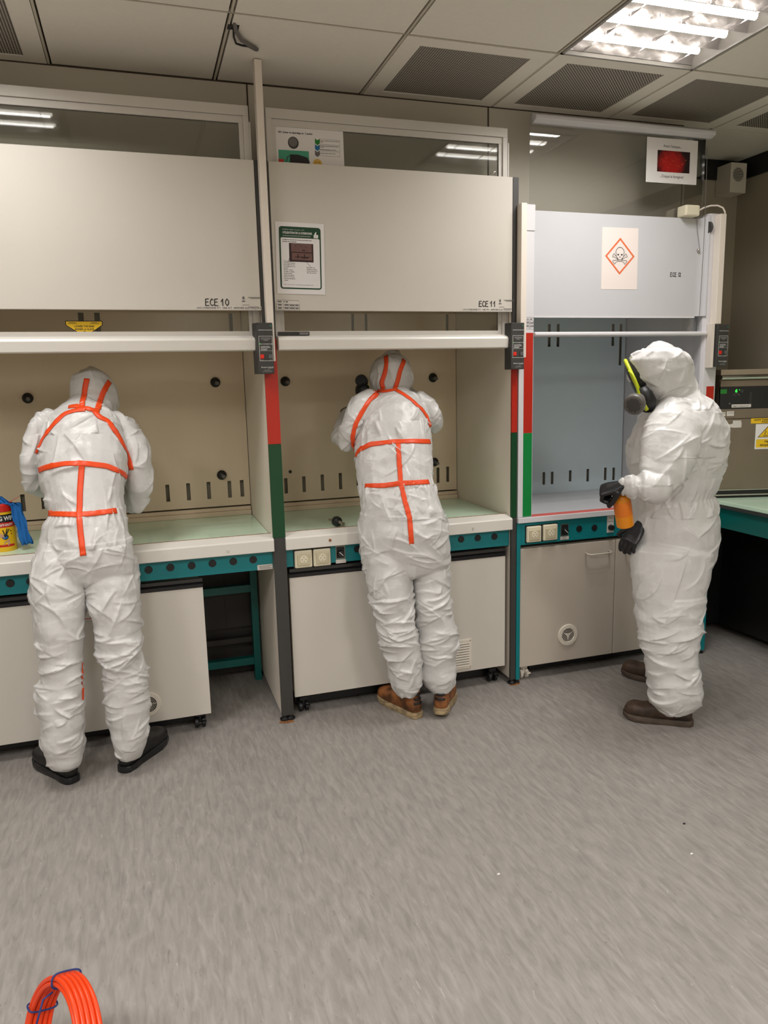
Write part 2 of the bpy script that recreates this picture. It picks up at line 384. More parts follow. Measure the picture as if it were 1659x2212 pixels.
HAND = {'E': [[(.9, 1), (.1, .95), (0, .02), (.95, 0)], [(.05, .5), (.75, .55)]], 'C': [[(.9, .85), (.5, 1), (.1, .6), (.1, .25), (.5, 0), (.95, .12)]],
        '1': [[(.1, .6), (.55, 1), (.5, 0)]], '0': [[(.5, 1), (.1, .7), (.1, .3), (.5, 0), (.9, .3), (.95, .7), (.5, 1)]],
        '2': [[(.1, .75), (.45, 1), (.85, .75), (.6, .4), (.1, .02), (.5, .12), (1, .05)]], 'I': [[(.5, 1), (.45, 0)]]}
def handwritten(s, h, wd):
    b = MB(); x = 0
    for ch in s:
        if ch == ' ': x += h*.28; continue
        for st in HAND[ch]: stroke(b, [(x+p[0]*h*.56, p[1]*h) for p in st], wd)
        x += h*(.68 if ch != 'I' else .42)
    return b

# =================================================================== ROOM
T = .6684; G0 = -.1482; YR = -.402; YW = .2256
XL, XR, YB, YF = -4.16, 3.17, .73, -6.4
fl = MB().box(XL, XR, YF, YB, -.05, 0); struct('floor', fl, 'floor')
wl = MB().box(XL, 2.33, YW, YB, 2.02, ZC)                 # bulkhead above the hoods
for xa in (0.0, 1.172):
    pass
struct('wall_bulkhead', wl, 'wall')
b = MB()
for xa in (-.012, 1.168, -2.5): b.box(xa, xa+.007, YW-.002, YW-.0005, 2.02, ZC)
b.box(XL, 2.33, YW-.002, YW-.0005, ZC-.006, ZC)
struct('trim_1', b, 'runnerdark')
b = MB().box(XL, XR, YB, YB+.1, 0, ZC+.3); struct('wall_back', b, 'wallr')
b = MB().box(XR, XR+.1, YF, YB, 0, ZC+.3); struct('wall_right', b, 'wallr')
b = MB().box(XL-.1, XL, YF, YB, 0, ZC+.3); struct('wall_left', b, 'wall')
b = MB().box(XL, XR, YF-.1, YF, 0, ZC+.3); struct('wall_front', b, 'wall')
b = MB().box(2.334, XR, YB-.012, YB, 2.80, ZC-.002).box(XR-.012, XR, -3, YB-.012, 2.80, ZC-.002); struct('trim_2', b, 'blacktrim')
b = MB().box(2.74, 2.755, YB-.008, YB, .9, 2.8); struct('trim_3', b, 'wall')
# ceiling: tiles with shadow gaps and runners
cols = range(-6, 5); rowsC = range(-9, 1)
LIGHTS = {(2, -1), (-2, -1), (2, -5), (-2, -5), (0, -8), (3, -8), (-4, -4)}
GR = {(1, 0), (2, 0), (3, 0), (4, 0), (-2, 0)}
ct = MB(); rn = MB(); rd = MB()
def cellx(k): return G0+k*T
def celly(j): return YR+j*T    # j = 0: the row against the bulkhead
for k in range(-6, 5):
    for j in range(-9, 2):
        x0, x1 = cellx(k), cellx(k+1); y0, y1 = celly(j), celly(j+1)
        if j == 0: y1 = YW if k < 4 else YW
        if j == 1:
            if k < 3: continue
            y0, y1 = YW, YB
            if k == 3: x0 = 2.0
        x0 = max(x0, XL); x1 = min(x1, XR); y0 = max(y0, YF)
        if x1-x0 < .02 or (k, j) in LIGHTS or (k, j) in GR: continue
        ct.box(x0+.012, x1-.012, y0+.006, y1-.006, ZC, ZC+.02)
struct('ceiling', ct, 'ceil')
for k in range(-6, 6):
    x = cellx(k)
    if XL < x < XR: rn.box(x-.0045, x+.0045, YF, YW if x < 2.5 else YB, ZC-.001, ZC+.012)
for j in range(-9, 1): rn.box(XL, XR, celly(j)-.002, celly(j)+.002, ZC-.001, ZC+.012)
struct('trim_4', rn, 'runner')
rd.box(XL, XR, YF, YB, ZC+.21, ZC+.22)
for k in range(-6, 5):
    for j in range(-9, 2):
        if (k, j) in LIGHTS: continue
        x0, x1 = max(cellx(k), XL), min(cellx(k+1), XR); y0, y1 = max(celly(j), YF), min(celly(j+1), YB)
        if x1 > x0 and y1 > y0: rd.box(x0, x1, y0, y1, ZC+.021, ZC+.03)
struct('trim_5', rd, 'runnerdark')
# ceiling vents
gname = {1: 'perf0', 2: 'perf45', 3: 'perf0', 4: 'perf45', -2: 'perf0'}
glab = {1: 'square perforated ceiling vent above the middle fume hood', 2: 'square perforated ceiling vent touching the end of the ceiling light',
        3: 'square perforated ceiling vent above the skull sign hood, right of the light', 4: 'perforated ceiling vent in the upper right corner, cut by the photo edge',
        -2: 'perforated ceiling vent in the upper left corner of the photo'}
for k, j in sorted(GR):
    x0, x1, y0, y1 = cellx(k)+.007, min(cellx(k+1), XR)-.007, YR+.005, YW-.005
    t = thing('ceiling_vent', glab[k], 'vent', ((x0+x1)/2, (y0+y1)/2, ZC), 'perforated vents along the bulkhead')
    m = .07; f = MB().box(x0, x1, y0, y0+m, ZC-.002, ZC+.018).box(x0, x1, y1-.055, y1, ZC-.002, ZC+.018).box(x0, x0+m+.01, y0+m, y1-.055, ZC-.002, ZC+.018).box(x1-m-.01, x1, y0+m, y1-.055, ZC-.002, ZC+.018)
    f.build('vent_frame', 'ceil', t); MB().box(x0+m+.01, x1-m-.01, y0+m, y1-.055, ZC+.002, ZC+.018).build('perforated_plate', gname[k], t)
# recessed lamps
def area(name, loc, sx, sy, power, parent, vis=True):
    l = bpy.data.lights.new(name, 'AREA'); l.shape = 'RECTANGLE'; l.size = sx; l.size_y = sy; l.energy = power; l.color = LAMP_COL; l.spread = math.radians(152)
    o = bpy.data.objects.new(name, l); COL.objects.link(o); o.parent = parent; o.location = V(loc)-ORG[parent.name]; return o
M['lamphouse'] = mat('lamp_housing', (150, 147, 142), .5)
M['tube'] = mat('fluorescent_tube', (255, 250, 240), .4, emit=(255, 247, 235), es=9)
M['reflector'] = mat('lamp_reflector', (176, 172, 172), .3, metal=.75, var=.15, vscale=25, bump=1, bscale=22)
def troffer(k, j, label, detail):
    x0, x1, y0, y1 = cellx(k)+.006, min(cellx(k+1), XR)-.006, celly(j)+.004, celly(j+1)-.004
    t = thing('ceiling_light', label, 'ceiling light', ((x0+x1)/2, (y0+y1)/2, ZC), 'recessed ceiling lights')
    zt = ZC+.11
    MB().box(x0, x1, y0, y0+.012, ZC-.006, zt).box(x0, x1, y1-.012, y1, ZC-.006, zt).box(x0, x0+.012, y0, y1, ZC-.006, zt).box(x1-.012, x1, y0, y1, ZC-.006, zt).box(x0, x1, y0, y1, zt, zt+.01).build('housing', 'lamphouse', t)
    n = 4; dy = (y1-y0-.03)/n
    for i in range(n):
        yc = y0+.015+dy*(i+.5)
        tb = MB().tube([(x0+.05, yc, ZC+.034), (x1-.05, yc, ZC+.034)], .014, 12).build('lamp_tube', 'tube', t, smooth=True)
        area('lamp_glow', (( x0+x1)/2, yc, ZC+.017), x1-x0-.12, .026, LAMP_W/4*{(-2, -1): .66, (2, -1): .78}.get((k, j), 1.5), t)
        if detail:
            rf = MB(); N = 10; NX = 26; rr_ = random.Random(i+k*7); vs = []
            for q in range(N+1):
                a = math.pi*q/N
                for xq in range(NX+1):
                    f = 0 if q in (0, N) else 1
                    vs.append((x0+.012+(x1-x0-.024)*xq/NX, yc-math.cos(a)*dy*.5+f*rr_.uniform(-.005, .005), ZC+.010+math.sin(a)*.072+f*rr_.uniform(-.007, .007)))
            rf.add(vs, [(q*(NX+1)+m_, q*(NX+1)+m_+1, (q+1)*(NX+1)+m_+1, (q+1)*(NX+1)+m_) for q in range(N) for m_ in range(NX)])
            rf.build('reflector', 'reflector', t, smooth=True)
    if detail:
        for i in range(3):
            xx = x0+.10+(x1-x0-.20)*i/2
            bl = MB()
            for q in range(n):
                yc = y0+.015+dy*(q+.5)
                pts = [(xx, yc-dy*.48, ZC+.010), (xx, yc+dy*.48, ZC+.010), (xx, yc+dy*.46, ZC+.022), (xx, yc+dy*.2, ZC+.014), (xx, yc-dy*.2, ZC+.014), (xx, yc-dy*.46, ZC+.022)]
                bl.prism(pts, (-.0008, 0, 0), (.0008, 0, 0))
            bl.build('louvre_blade', 'reflector', t)
    return t
LT = {(2, -1): 'recessed ceiling light with bright tubes at the upper right', (-2, -1): 'recessed ceiling light above the left fume hood', (2, -5): 'recessed ceiling light behind the viewer on the right',
      (-2, -5): 'recessed ceiling light behind the viewer on the left', (0, -8): 'recessed ceiling light at the far end behind the viewer', (3, -8): 'recessed ceiling light in the far corner behind the viewer', (-4, -4): 'recessed ceiling light by the left wall'}
for (k, j), lb in LT.items(): troffer(k, j, lb, (k, j) in ((2, -1), (-2, -1)))

# =================================================================== FUME HOODS 10 and 11
def nozzle_parts(t, c, name='gas_nozzle', tip='greyink', ax=(0, -1, 0)):
    o = MB().lathe([(.024, 0), (.026, .004), (.022, .012), (.012, .02), (.0, .021)], 24, c, ax).build(name, 'black', t, smooth='auto')
    d = V(ax)+V((.15, 0, -.12)); 
    MB().tube([V(c)+d*.015, V(c)+d*.045], .009, 12).build('nozzle_tip', tip, o, root=t, smooth='auto')
def socket_parts(t, cx, cz, y, s=.084):
    o = MB().box(cx-s/2, cx+s/2, y-.018, y, cz-s/2, cz+s/2).build('power_socket', 'socket', t, bevel=.006)
    MB().box(cx-s/2-.004, cx+s/2+.004, y-.002, y+.001, cz-s/2-.004, cz+s/2+.004).build('socket_gasket', 'black', o, root=t)
    MB().box(cx-.031, cx+.031, y-.023, y-.017, cz-.030, cz+.024).build('socket_cover', 'socketcover', o, root=t, bevel=.003)
    MB().lathe([(.019, 0), (.019, .0015), (.016, .002), (.0, .002)], 24, (cx, y-.0225, cz), (0, -1, 0)).build('socket_well', 'socket', o, root=t)
    b = MB()
    for dx, dz in ((-.009, 0), (.009, 0), (0, .011), (0, -.011)): b.lathe([(.0022, 0), (.0022, .001)], 10, (cx+dx, y-.0245, cz+dz), (0, -1, 0))
    b.build('contact_hole', 'hole', o, root=t)
def switch_parts(t, cx, cz, y):
    o = MB().box(cx-.02, cx+.02, y-.006, y, cz-.028, cz+.028).build('rotary_switch', 'black', t, bevel=.002)
    MB().box(cx-.0225, cx+.0225, y-.003, y+.001, cz-.031, cz+.031).build('switch_plate', 'steel', o, root=t)
    MB().lathe([(.017, 0), (.015, .014), (0, .014)], 20, (cx, y-.006, cz-.004), (0, -1, 0)).build('switch_knob', 'black', o, root=t, smooth='auto')
    b = MB(); stroke(b, [(-.009, .009), (.009, -.009)], .003); on_plane(b, (cx, y-.021, cz-.004)).build('pointer', 'whiteink', o, root=t)
    MB().box(cx-.024, cx+.026, y-.003, y, cz-.053, cz-.035).build('switch_label', 'label', o, root=t)
def hood(x0, x1, label, upslots, slots, nozz, holes, sockets, panel_l):
    t = thing('fume_hood', label, 'fume hood', (x0+.1, .3, 0))
    s = .031; P0 = x0+s; P1 = x1-s; YD = .69
    for a, bq in ((x0, x0+s-.002), (x1-s+.002, x1)):
        MB().box(a+.001, bq-.001, .012, YD+.03, .03, 2.30).build('side_panel', 'side', t)
        MB().box(a, bq, -.001, .012, .025, .90).build('edge_strip', 'dark', t)
        MB().box(a, bq, -.001, .012, .901, 1.333).build('green_marking', 'green', t)
        MB().box(a, bq, -.001, .012, 1.334, 1.80).build('red_marking', 'red', t)
        MB().box(a, bq, -.001, .012, 1.801, 2.538).build('upper_edge_strip', 'dark', t)
        MB().lathe([(.022, 0), (.022, .008), (.012, .014), (.012, .03)], 18, (((a+bq)/2), .012, 0)).build('foot', 'black', t, smooth='auto')
        MB().lathe([(.022, 0), (.022, .008), (.012, .014), (.012, .03)], 18, (((a+bq)/2), .66, 0)).build('foot', 'black', t, smooth='auto')
    MB().box(P0, P1, .0, .018, 1.92, 2.538).build('front_panel', 'cream', t, bevel=.0015)
    # worktop lip
    MB().profx([(-.014, .840), (-.014, .893), (-.010, .899), (.045, .915), (.05, .915), (.05, .84)], P0-.004, P1+.004).build('worktop_lip', 'lip', t, bevel=.003)
    MB().box(P0, P1, .05, YD, .885, .905).build('worktop', 'glasstop', t, bevel=.001)
    MB().box(P0, P1, .047, .052, .905, .9165).build('worktop_seal', 'rust', t)
    hl = [(h[0], h[1], h[2], h[3]) for h in slots+upslots]
    MB().plate(P0, P1, .958, 2.02, YD, YD+.008, hl).build('rear_baffle', 'beige', t)
    MB().box(P0, P1, YD+.045, YD+.055, .9, 2.02).build('rear_wall', 'beige', t)
    MB().box(P0, P1, YD-.02, YD+.012, .905, .93).box(P0, P1, YD-.008, YD+.01, .93, .95).build('rear_ledge', 'beige', t, bevel=.003)
    MB().box(P0, P1, .04, YD+.05, 2.0, 2.02).build('hood_roof', 'beige', t)
    MB().box(P0+.001, P1-.001, .02, .03, .752, .842).build('service_panel', 'teal', t)
    pl = MB()
    for u in holes:
        p = at(*u, .02); MB().lathe([(.0175, 0), (.0165, .003), (0, .003)], 22, p, (0, -1, 0)).build('hole_plug', 'black', t)
    for p in nozz: nozzle_parts(t, p)
    for p in sockets: socket_parts(t, p[0], p[1], .02)
    # sash
    ys = .055; zt = 2.765; zb = 1.75; a, c = P0+.006, P1-.006
    sh = MB().box(a, c, ys-.012, ys+.012, zt-.040, zt).box(a, a+.024, ys-.012, ys+.012, zb+.06, zt-.04).box(c-.024, c, ys-.012, ys+.012, zb+.06, zt-.04).build('sash_frame', 'sashwhite', t, bevel=.001)
    MB().box(a+.024, c-.024, ys-.004, ys+.014, zt-.068, zt-.041).box(a+.0245, a+.042, ys-.003, ys+.014, zb+.07, zt-.068).box(c-.042, c-.0245, ys-.003, ys+.014, zb+.07, zt-.068).box(a+.024, c-.024, ys-.004, ys+.014, zb+.06, zb+.085).build('sash_inner_frame', 'sashwhite', sh, root=t)
    MB().box(a+.042, c-.042, ys+.004, ys+.010, zb+.085, zt-.068).build('sash_glass', 'glass', sh, root=t)
    MB().profx([(.05, zb+.062), (-.005, zb+.062), (-.028, zb+.052), (-.034, zb+.042), (-.03, zb-.0), (-.02, zb-.004), (.05, zb-.0)], P0+.004, P1-.004).build('sash_handle', 'lip', sh, root=t, bevel=.002)
    MB().box(P1-.006, P1, .04, .075, 1.75, 2.70).build('sash_track', 'sashwhite', t)
    return t
def slots_at(lst, y=.69, w=.019):
    o = []
    for (u, v0, v1) in lst:
        a = at(u, v0, y); b = at(u, v1, y); o.append((a.x-w/2, a.x+w/2, b.z, a.z))
    return o
s11 = slots_at([(617, 1033, 1066), (656, 1029, 1063), (696, 1025, 1060), (735, 1022, 1057), (946, 1010, 1043), (967, 1008, 1041)])
g = s11[3][0]-s11[2][0]
s11 += [(s11[3][0]+g*i, s11[3][1]+g*i, s11[3][2], s11[3][3]) for i in range(1, 5)]
u11 = [(at(u, 700, .69).x-.008, at(u, 700, .69).x+.008, 1.80, 1.97) for u in (762, 791, 966)]
h11 = hood(0, 1.222, 'white fume hood marked ECE 11 with a green instruction sheet, middle of the row', u11, s11,
           [at(616, 824, .688), at(782, 822, .688), at(935, 816, .688), at(938, 998, .688)],
           [(996, 1165), (1032, 1162), (1068, 1159), (772, 1186)],
           [(at(654, 1198, .02).x, .787), (at(694, 1195, .02).x, .787)], .03)
switch_parts(h11, at(735, 1190, .02).x, .800, .02)
MB().lathe([(.009, 0), (.009, .003), (0, .003)], 16, at(627, 1019, .688), (0, -1, 0)).build('baffle_plug', 'black', h11)
for u, v, m in ((713, 1167, 'rust'), (1023, 1140, 'label')): MB().lathe([(.007, 0), (.006, .004), (0, .004)], 14, at(u, v, -.014), (0, -1, 0)).build('lip_screw', m, h11)
s10 = slots_at([(361, 1047, 1084), (406, 1044, 1081), (450, 1041, 1078), (495, 1039, 1075), (522, 1037, 1073), (48, 1068, 1105), (92, 1064, 1100)], w=.02)
g = s10[0][0]-s10[1][0]
s10 += [(s10[0][0]+g*i, s10[0][1]+g*i, s10[0][2], s10[0][3]) for i in (1, 2, 3, 4)]
u10 = [(at(u, 700, .69).x-.013, at(u, 700, .69).x+.013, 1.80, 1.97) for u in (176, 211)]+[(at(499, 700, .69).x-.01, at(499, 700, .69).x+.01, 1.80, 1.97)]
h10 = hood(-1.60, 0, 'white fume hood marked ECE 10 with a yellow triangle, leftmost of the row', u10, s10,
           [at(465, 826, .688), at(479, 1026, .688), at(60, 860, .688)],
           [(22, 1260), (321, 1231), (368, 1226), (414, 1222), (459, 1217), (504, 1213), (547, 1209), (66, 1256)], [], 0)
MB().lathe([(.007, 0), (.006, .004), (0, .004)], 14, at(492, 1189, -.014), (0, -1, 0)).build('lip_screw', 'label', h10)
b = MB().box(at(556, 1225, .018).x, at(589, 1225, .018).x, .0175, .02, at(556, 1232, .018).z, at(556, 1221, .018).z); b.build('rating_label', 'label', h10)
b = MB(); 
for i in range(3): rect(b, 0, -i*.006, .06-.012*(i % 2), -i*.006+.0015)
on_plane(b, at(560, 1224, .0165)).build('label_print', 'ink', h10)
# back frame in the knee space of hood 10
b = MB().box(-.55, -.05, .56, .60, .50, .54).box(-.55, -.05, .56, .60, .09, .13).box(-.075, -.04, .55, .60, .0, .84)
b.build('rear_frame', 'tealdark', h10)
MB().box(-1.5, -.04, .66, .685, .28, .84).box(-1.5, -.04, .69, .70, .01, .28).box(-1.5, -.04, .62, .66, .20, .23).build('under_panel', 'undershade', h10)  # panel darkened and extended downwards to carry the knee space's shade in colour
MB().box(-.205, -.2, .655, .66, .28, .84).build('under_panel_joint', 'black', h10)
# handwriting and labels on the front panels
for hd, num, pu, pv, hgt, lab_u, s in ((h10, 'ECE 10', 444, 660, .028, 425, 'CH3 SORBONNE N°1  VAR N°7  ARMOIRE ELECTRIQUE B'), (h11, 'ECE 11', 1035, 662, .025, 1000, 'CH3 SORBONNE N°2  VAR N°6  ARMOIRE ELECTRIQUE B')):
    b = handwritten(num, hgt, .0036); on_plane(b, at(pu, pv, -.0012)).build('marker_writing', 'ink', hd)
    p = at(lab_u, 672, -.0005); p.z = 1.9225; wd = .275 if hd is h10 else .255
    MB().box(p.x-.003, p.x+wd+.003, -.0008, 0, p.z-.001, p.z+.0145).build('name_strip', 'label', hd)
    tb = text_bm(s, .0125); mx = max(v.x for v in tb.v); 
    for v in tb.v: v.x *= wd/mx
    on_plane(tb, (p.x, -.0014, p.z+.003)).build('strip_text', 'ink', hd)
    q = at(lab_u+(98 if hd is h10 else 78), 646, -.001); q.z = 1.972
    b = MB(); disc(b, .006, .0, .005, .007); rect(b, -.001, -.016, .013, -.011); rect(b, 0, -.03, .03, -.0285)
    for i, (xa, xb) in enumerate(((.025, .085), (.035, .078))): rect(b, xa, .002-i*.004, xb, .004-i*.004)
    rect(b, .025, -.038, .07, -.0362); on_plane(b, (q.x, -.0012, q.z)).build('inspection_sticker', 'greyink', hd)
# yellow warning triangle on the sash glass
t = thing('warning_label', 'yellow triangular label pointing down above the left hood opening', 'sign', mw=frame_mat(at(181, 693, .056)))
b = MB(); W = .145; poly(b, [(-W/2, 0), (W/2, 0), (W/2, -.018), (.003, -.066), (-.003, -.066), (-W/2, -.018)]); b.build('label_border', 'ink', t)
b = MB(); poly(b, [(-W/2+.003, -.003), (W/2-.003, -.003), (W/2-.003, -.017), (.001, -.062), (-.001, -.062), (-W/2+.003, -.017)], .0004); b.build('label_face', 'yellow', t)
b = text_bm('LOWER THE SASH', .0105, 0, -.026, .0008, 'CENTER', .0003, .9); c = text_bm('BAISSER LA GLACE', .0105, 0, -.0375, .0008, 'CENTER', .0003, .85); b.add(c.v, c.f)
for xx in (-.058, .028): rect(b, xx, -.008, xx+.024, -.0065, .0008); rect(b, xx-.004, -.0115, xx+.03, -.010, .0008)
rect(b, -.005, -.05, .004, -.042, .0008); rect(b, -.003, -.058, .004, -.051, .0008)
b.build('label_text', 'ink', t)
# dark latch strip on the middle sash
t = thing('magnetic_strip', 'short black strip lying on the sash handle ledge of the middle hood', 'strip', at(632, 719, .01))
p, q = at(600, 722, -.0), at(667, 716, -.0)
MB().box(p.x, q.x, -.012, .004, 1.8125, 1.828).build('strip_body', 'blackgloss', t); MB().box(q.x-.045, q.x-.005, -.0135, -.012, 1.815, 1.825).build('strip_plate', 'greyink', t)

# =================================================================== HOOD 12
HX0, HX1 = 1.226, 2.447
t = h12 = thing('fume_hood', 'newer blue white fume hood marked ECE 12 with a skull sign, rightmost', 'fume hood', (1.8, .3, 0))
for a, c in ((HX0, HX0+.022), (HX1-.035, HX1)):
    MB().box(a, c, .0, .03, .02, .866).build('post', 'teal', t); MB().box(a, c, .64, .67, .02, .866).build('post', 'teal', t)
    MB().lathe([(.018, 0), (.018, .006), (.010, .01), (.010, .022)], 16, ((a+c)/2, .015, 0)).build('foot', 'black', t)
MB().box(HX0+.022, HX1-.035, .004, .012, .750, .866).build('service_panel', 'teal', t)
MB().box(HX0+.002, HX1+.006, -.012, .02, .868, .896).box(HX0+.002, HX0+.03, .02, .70, .868, .896).box(HX1-.03, HX1+.006, .02, .70, .868, .896).build('worktop_lip', 'coolpost', t, bevel=.002)
MB().box(HX0+.03, HX1-.03, .02, .70, .868, .892).build('worktop', 'cool', t)
p, q = at(1149, 1116, 0), None
MB().box(1.312, 2.35, .0, .052, .8955, .8975).build('red_front_strip', 'pinkred', t)
YD2 = .70; lx0, lx1 = 1.305, 2.345
# side columns
MB().box(HX0+.004, lx0+.006, 0, .72, .897, 2.38).build('side_column', 'coolpost', t, bevel=.003)
MB().box(HX0+.035, lx0+.006, -.004, .04, 2.30, 2.42).build('column_cap', 'coolpost', t, bevel=.002)
MB().prism([(2.335, .02, 0), (2.345, .0, 0), (2.425, 0, 0), (2.435, .01, 0), (2.435, .72, 0), (2.35, .72, 0), (2.35, .10, 0)], (0, 0, .897), (0, 0, 2.425)).build('side_column', 'coolpost', t, bevel=.004)
ls = slots_at([(1175, 1020, 1047), (1193, 1019, 1046), (1232, 1016, 1040), (1270, 1013, 1040), (1308, 1010, 1037), (1326, 1010, 1037)], YD2, .019)
us = slots_at([(1187, 700, 749), (1206, 700, 749), (1325, 700, 747), (1342, 700, 789)], YD2, .019)
MB().plate(lx0, lx1, .892, 2.0, YD2, YD2+.006, ls+us).build('rear_baffle', 'coolin', t)
MB().box(lx0, lx1, YD2+.04, YD2+.05, .89, 2.0).build('rear_wall', 'dark', t)
MB().box(lx0, lx1, .09, YD2+.05, 2.0, 2.02).build('hood_roof', 'coolin', t)
# curved front panel above the opening
prof = []
for i in range(9):
    a = i/8; prof.append((.07-.05*a, 2.40))
b = MB().box(lx0, 2.285, .026, .04, 1.905, 2.400)
pts = [(2.285+.05*math.sin(a), .033-(1-math.cos(a))*.034) for a in [i*math.pi/2/8 for i in range(9)]]
for i in range(8):
    (xa, ya), (xb, yb) = pts[i], pts[i+1]
    b.prism([(xa, ya-.007, 0), (xb, yb-.007, 0), (xb+.002, yb+.007, 0), (xa, ya+.007, 0)], (0, 0, 1.905), (0, 0, 2.400+.02*i/8))
b.build('front_panel', 'cool', t, bevel=.0)
MB().box(lx0, 2.29, .026, .044, 1.896, 1.905).build('panel_bottom_edge', 'coolpost', t)
# markings
for z0, z1, m in ((.9, 1.327, 'green2'), (1.328, 1.82, 'red')): MB().box(1.258, 1.307, -.0015, 0, z0, z1).build('marking_strip', m, t)
MB().box(2.369, 2.418, -.0015, 0, .9, 1.06).build('marking_strip', 'green2', t); MB().box(2.369, 2.418, -.0015, 0, 1.06, 1.533).build('marking_strip', 'red', t)
b = MB(); 
for z in (0, .015, .03, .045, .055): rect(b, 0, -z, .042, -z+.0012)
rect(b, .018, -.055, .0192, -.015); rect(b, .003, -.009, .014, -.006); rect(b, .02, -.009, .034, -.005); rect(b, .002, -.025, .015, -.02); rect(b, .022, -.026, .04, -.022); rect(b, .022, -.041, .04, -.037); rect(b, .002, -.041, .014, -.036)
on_plane(b, at(1137, 686, -.0015)).build('inspection_grid', 'greyink', t)
# frameless sash
sy = .05
sh = MB().box(1.308, 2.33, sy, sy+.005, 1.80, 2.84).build('sash_glass', 'glassclear', t)
MB().profx([(-.008, 1.802), (-.014, 1.808), (-.014, 1.818), (-.008, 1.824), (sy+.004, 1.824), (sy+.004, 1.802)], 1.312, 2.345).build('sash_handle', 'coolpost', sh, root=t, bevel=.003)
MB().profx([(sy-.012, 2.80), (sy-.04, 2.812), (sy-.04, 2.83), (sy-.01, 2.845), (sy+.02, 2.845), (sy+.02, 2.80)], 1.318, 2.36).build('sash_top_rail', 'coolpost', sh, root=t, bevel=.004)
# cable, pulley, hanging cord
MB().tube([at(1528, 318, .0), at(1523, 470, -.004), at(1520, 530, -.006), at(1509, 714, -.006)], .0016, 6).build('sash_cable', 'greyink', t)
MB().tube([at(1512, 730, .045), at(1508, 900, .045)], .002, 6).build('sash_cable', 'greyink', t)
MB().lathe([(.03, -.006), (.033, -.003), (.033, .003), (.03, .006)], 24, at(1529, 492, .012), (1, .15, 0)).build('pulley', 'dark', t, smooth='auto')
p = at(1507, 448, .02); q = at(1511, 535, .02)
MB().tube([p, V((p.x+.002, p.y, (p.z+q.z)/2)), q], .0013, 6).build('pull_cord', 'greyink', t); MB().sphere(at(1509, 540, .016), .009).build('cord_weight', 'chrome', t, smooth=True)
b = handwritten('ECE I2', .020, .0030); on_plane(b, at(1448, 597, .0245)).build('marker_writing', 'ink', t)
for p in ((at(1151, 1153, .004).x, at(1151, 1153, .004).z), (at(1186, 1149, .004).x, at(1186, 1149, .004).z)): socket_parts(t, p[0], p[1], .004)
p = at(1219, 1145, .004); switch_parts(t, p.x, p.z+.002, .004)
for u, v in ((1251, 1142), (1284, 1140)): MB().lathe([(.0175, 0), (.0165, .003), (0, .003)], 22, at(u, v, .004), (0, -1, 0)).build('hole_plug', 'black', t)
p = at(1318, 1131, .004); o = MB().box(p.x-.020, p.x+.020, 0, .004, p.z-.048, p.z+.045).build('light_switch_plate', 'label', t)
MB().lathe([(.016, 0), (.014, .02), (0, .02)], 20, (p.x, 0, p.z-.02), (0, -1, 0)).build('light_switch_knob', 'black', o, root=t, smooth='auto')
b = text_bm('Test', .011, 0, .028, 0, 'CENTER'); c = text_bm('Sorbonne', .010, 0, .01, 0, 'CENTER', 0, .8); b.add(c.v, c.f); on_plane(b, (p.x, -.0006, p.z)).build('plate_text', 'ink', o, root=t)
# junction box on top
t = thing('junction_box', 'small ivory junction box on top of the rightmost hood', 'junction box', at(1495, 465, .01))
p = at(1480, 467, -.02); q = at(1512, 445, -.02)
MB().box(p.x, q.x, -.025, .046, 2.402, q.z+.004).build('box_body', 'socket', t, bevel=.008)
MB().tube([V((q.x-.005, .01, 2.425)), V((q.x+.02, .01, 2.437)), V((q.x+.05, .01, 2.452)), V((q.x+.085, .0, 2.462)), V((q.x+.12, -.01, 2.462)), V((q.x+.145, -.02, 2.45)), V((q.x+.155, -.025, 2.43)), V((q.x+.158, -.025, 2.41))], .0045, 8).build('cable', 'conduit', t, smooth=True)

# =================================================================== BASE CABINETS
def caster(x, y, label, body='black', grp=None):
    t = thing('caster', label, 'caster', (x, y, 0), grp); return t
def caster_parts(t, x, y, m='black'):
    o = MB().lathe([(.02, -.009), (.026, -.007), (.026, .007), (.02, .009)], 20, (x-.016, y, .026), (1, 0, 0)).build('caster', m, t, smooth='auto')
    MB().lathe([(.02, -.009), (.026, -.007), (.026, .007), (.02, .009)], 20, (x+.016, y, .026), (1, 0, 0)).build('caster_wheel', m, o, root=t, smooth='auto')
    MB().box(x-.006, x+.006, y-.012, y+.03, .026, .062).box(x-.02, x+.02, y-.015, y+.03, .056, .075).build('caster_fork', m, o, root=t, bevel=.003)
    MB().box(x+.004, x+.028, y-.04, y-.01, .03, .04).build('caster_brake', m, o, root=t, bevel=.004)
def cabinet(x0, x1, z0, z1, label, hz, m='cream'):
    t = thing('base_cabinet', label, 'cabinet', ((x0+x1)/2, .3, 0))
    MB().box(x0+.006, x1-.006, .04, .60, z0+.004, hz).build('body', m, t); MB().box(x0+.02, x1-.02, .12, .56, .02, z0+.003).build('under_shade_block', 'black', t)  # black block added to darken the gap under the cabinet
    MB().box(x0, x1, .022, .04, z0, z1).build('door', m, t, bevel=.001)
    MB().profx([(.03, z1+.002), (.018, z1+.004), (.014, z1+.018), (.022, z1+.022), (.012, z1+.030), (.014, z1+.044), (.03, z1+.046)], x0, x1).build('grip_rail', 'blackgloss', t)
    for x in (x0+.05, x1-.05):
        for y in (.08, .54): caster_parts(t, x, y)
    return t
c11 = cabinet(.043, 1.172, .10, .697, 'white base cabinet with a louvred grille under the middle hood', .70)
c10 = cabinet(-1.57, -.357, .085, .697, 'wide white base cabinet with a round vent under the left hood', .70)
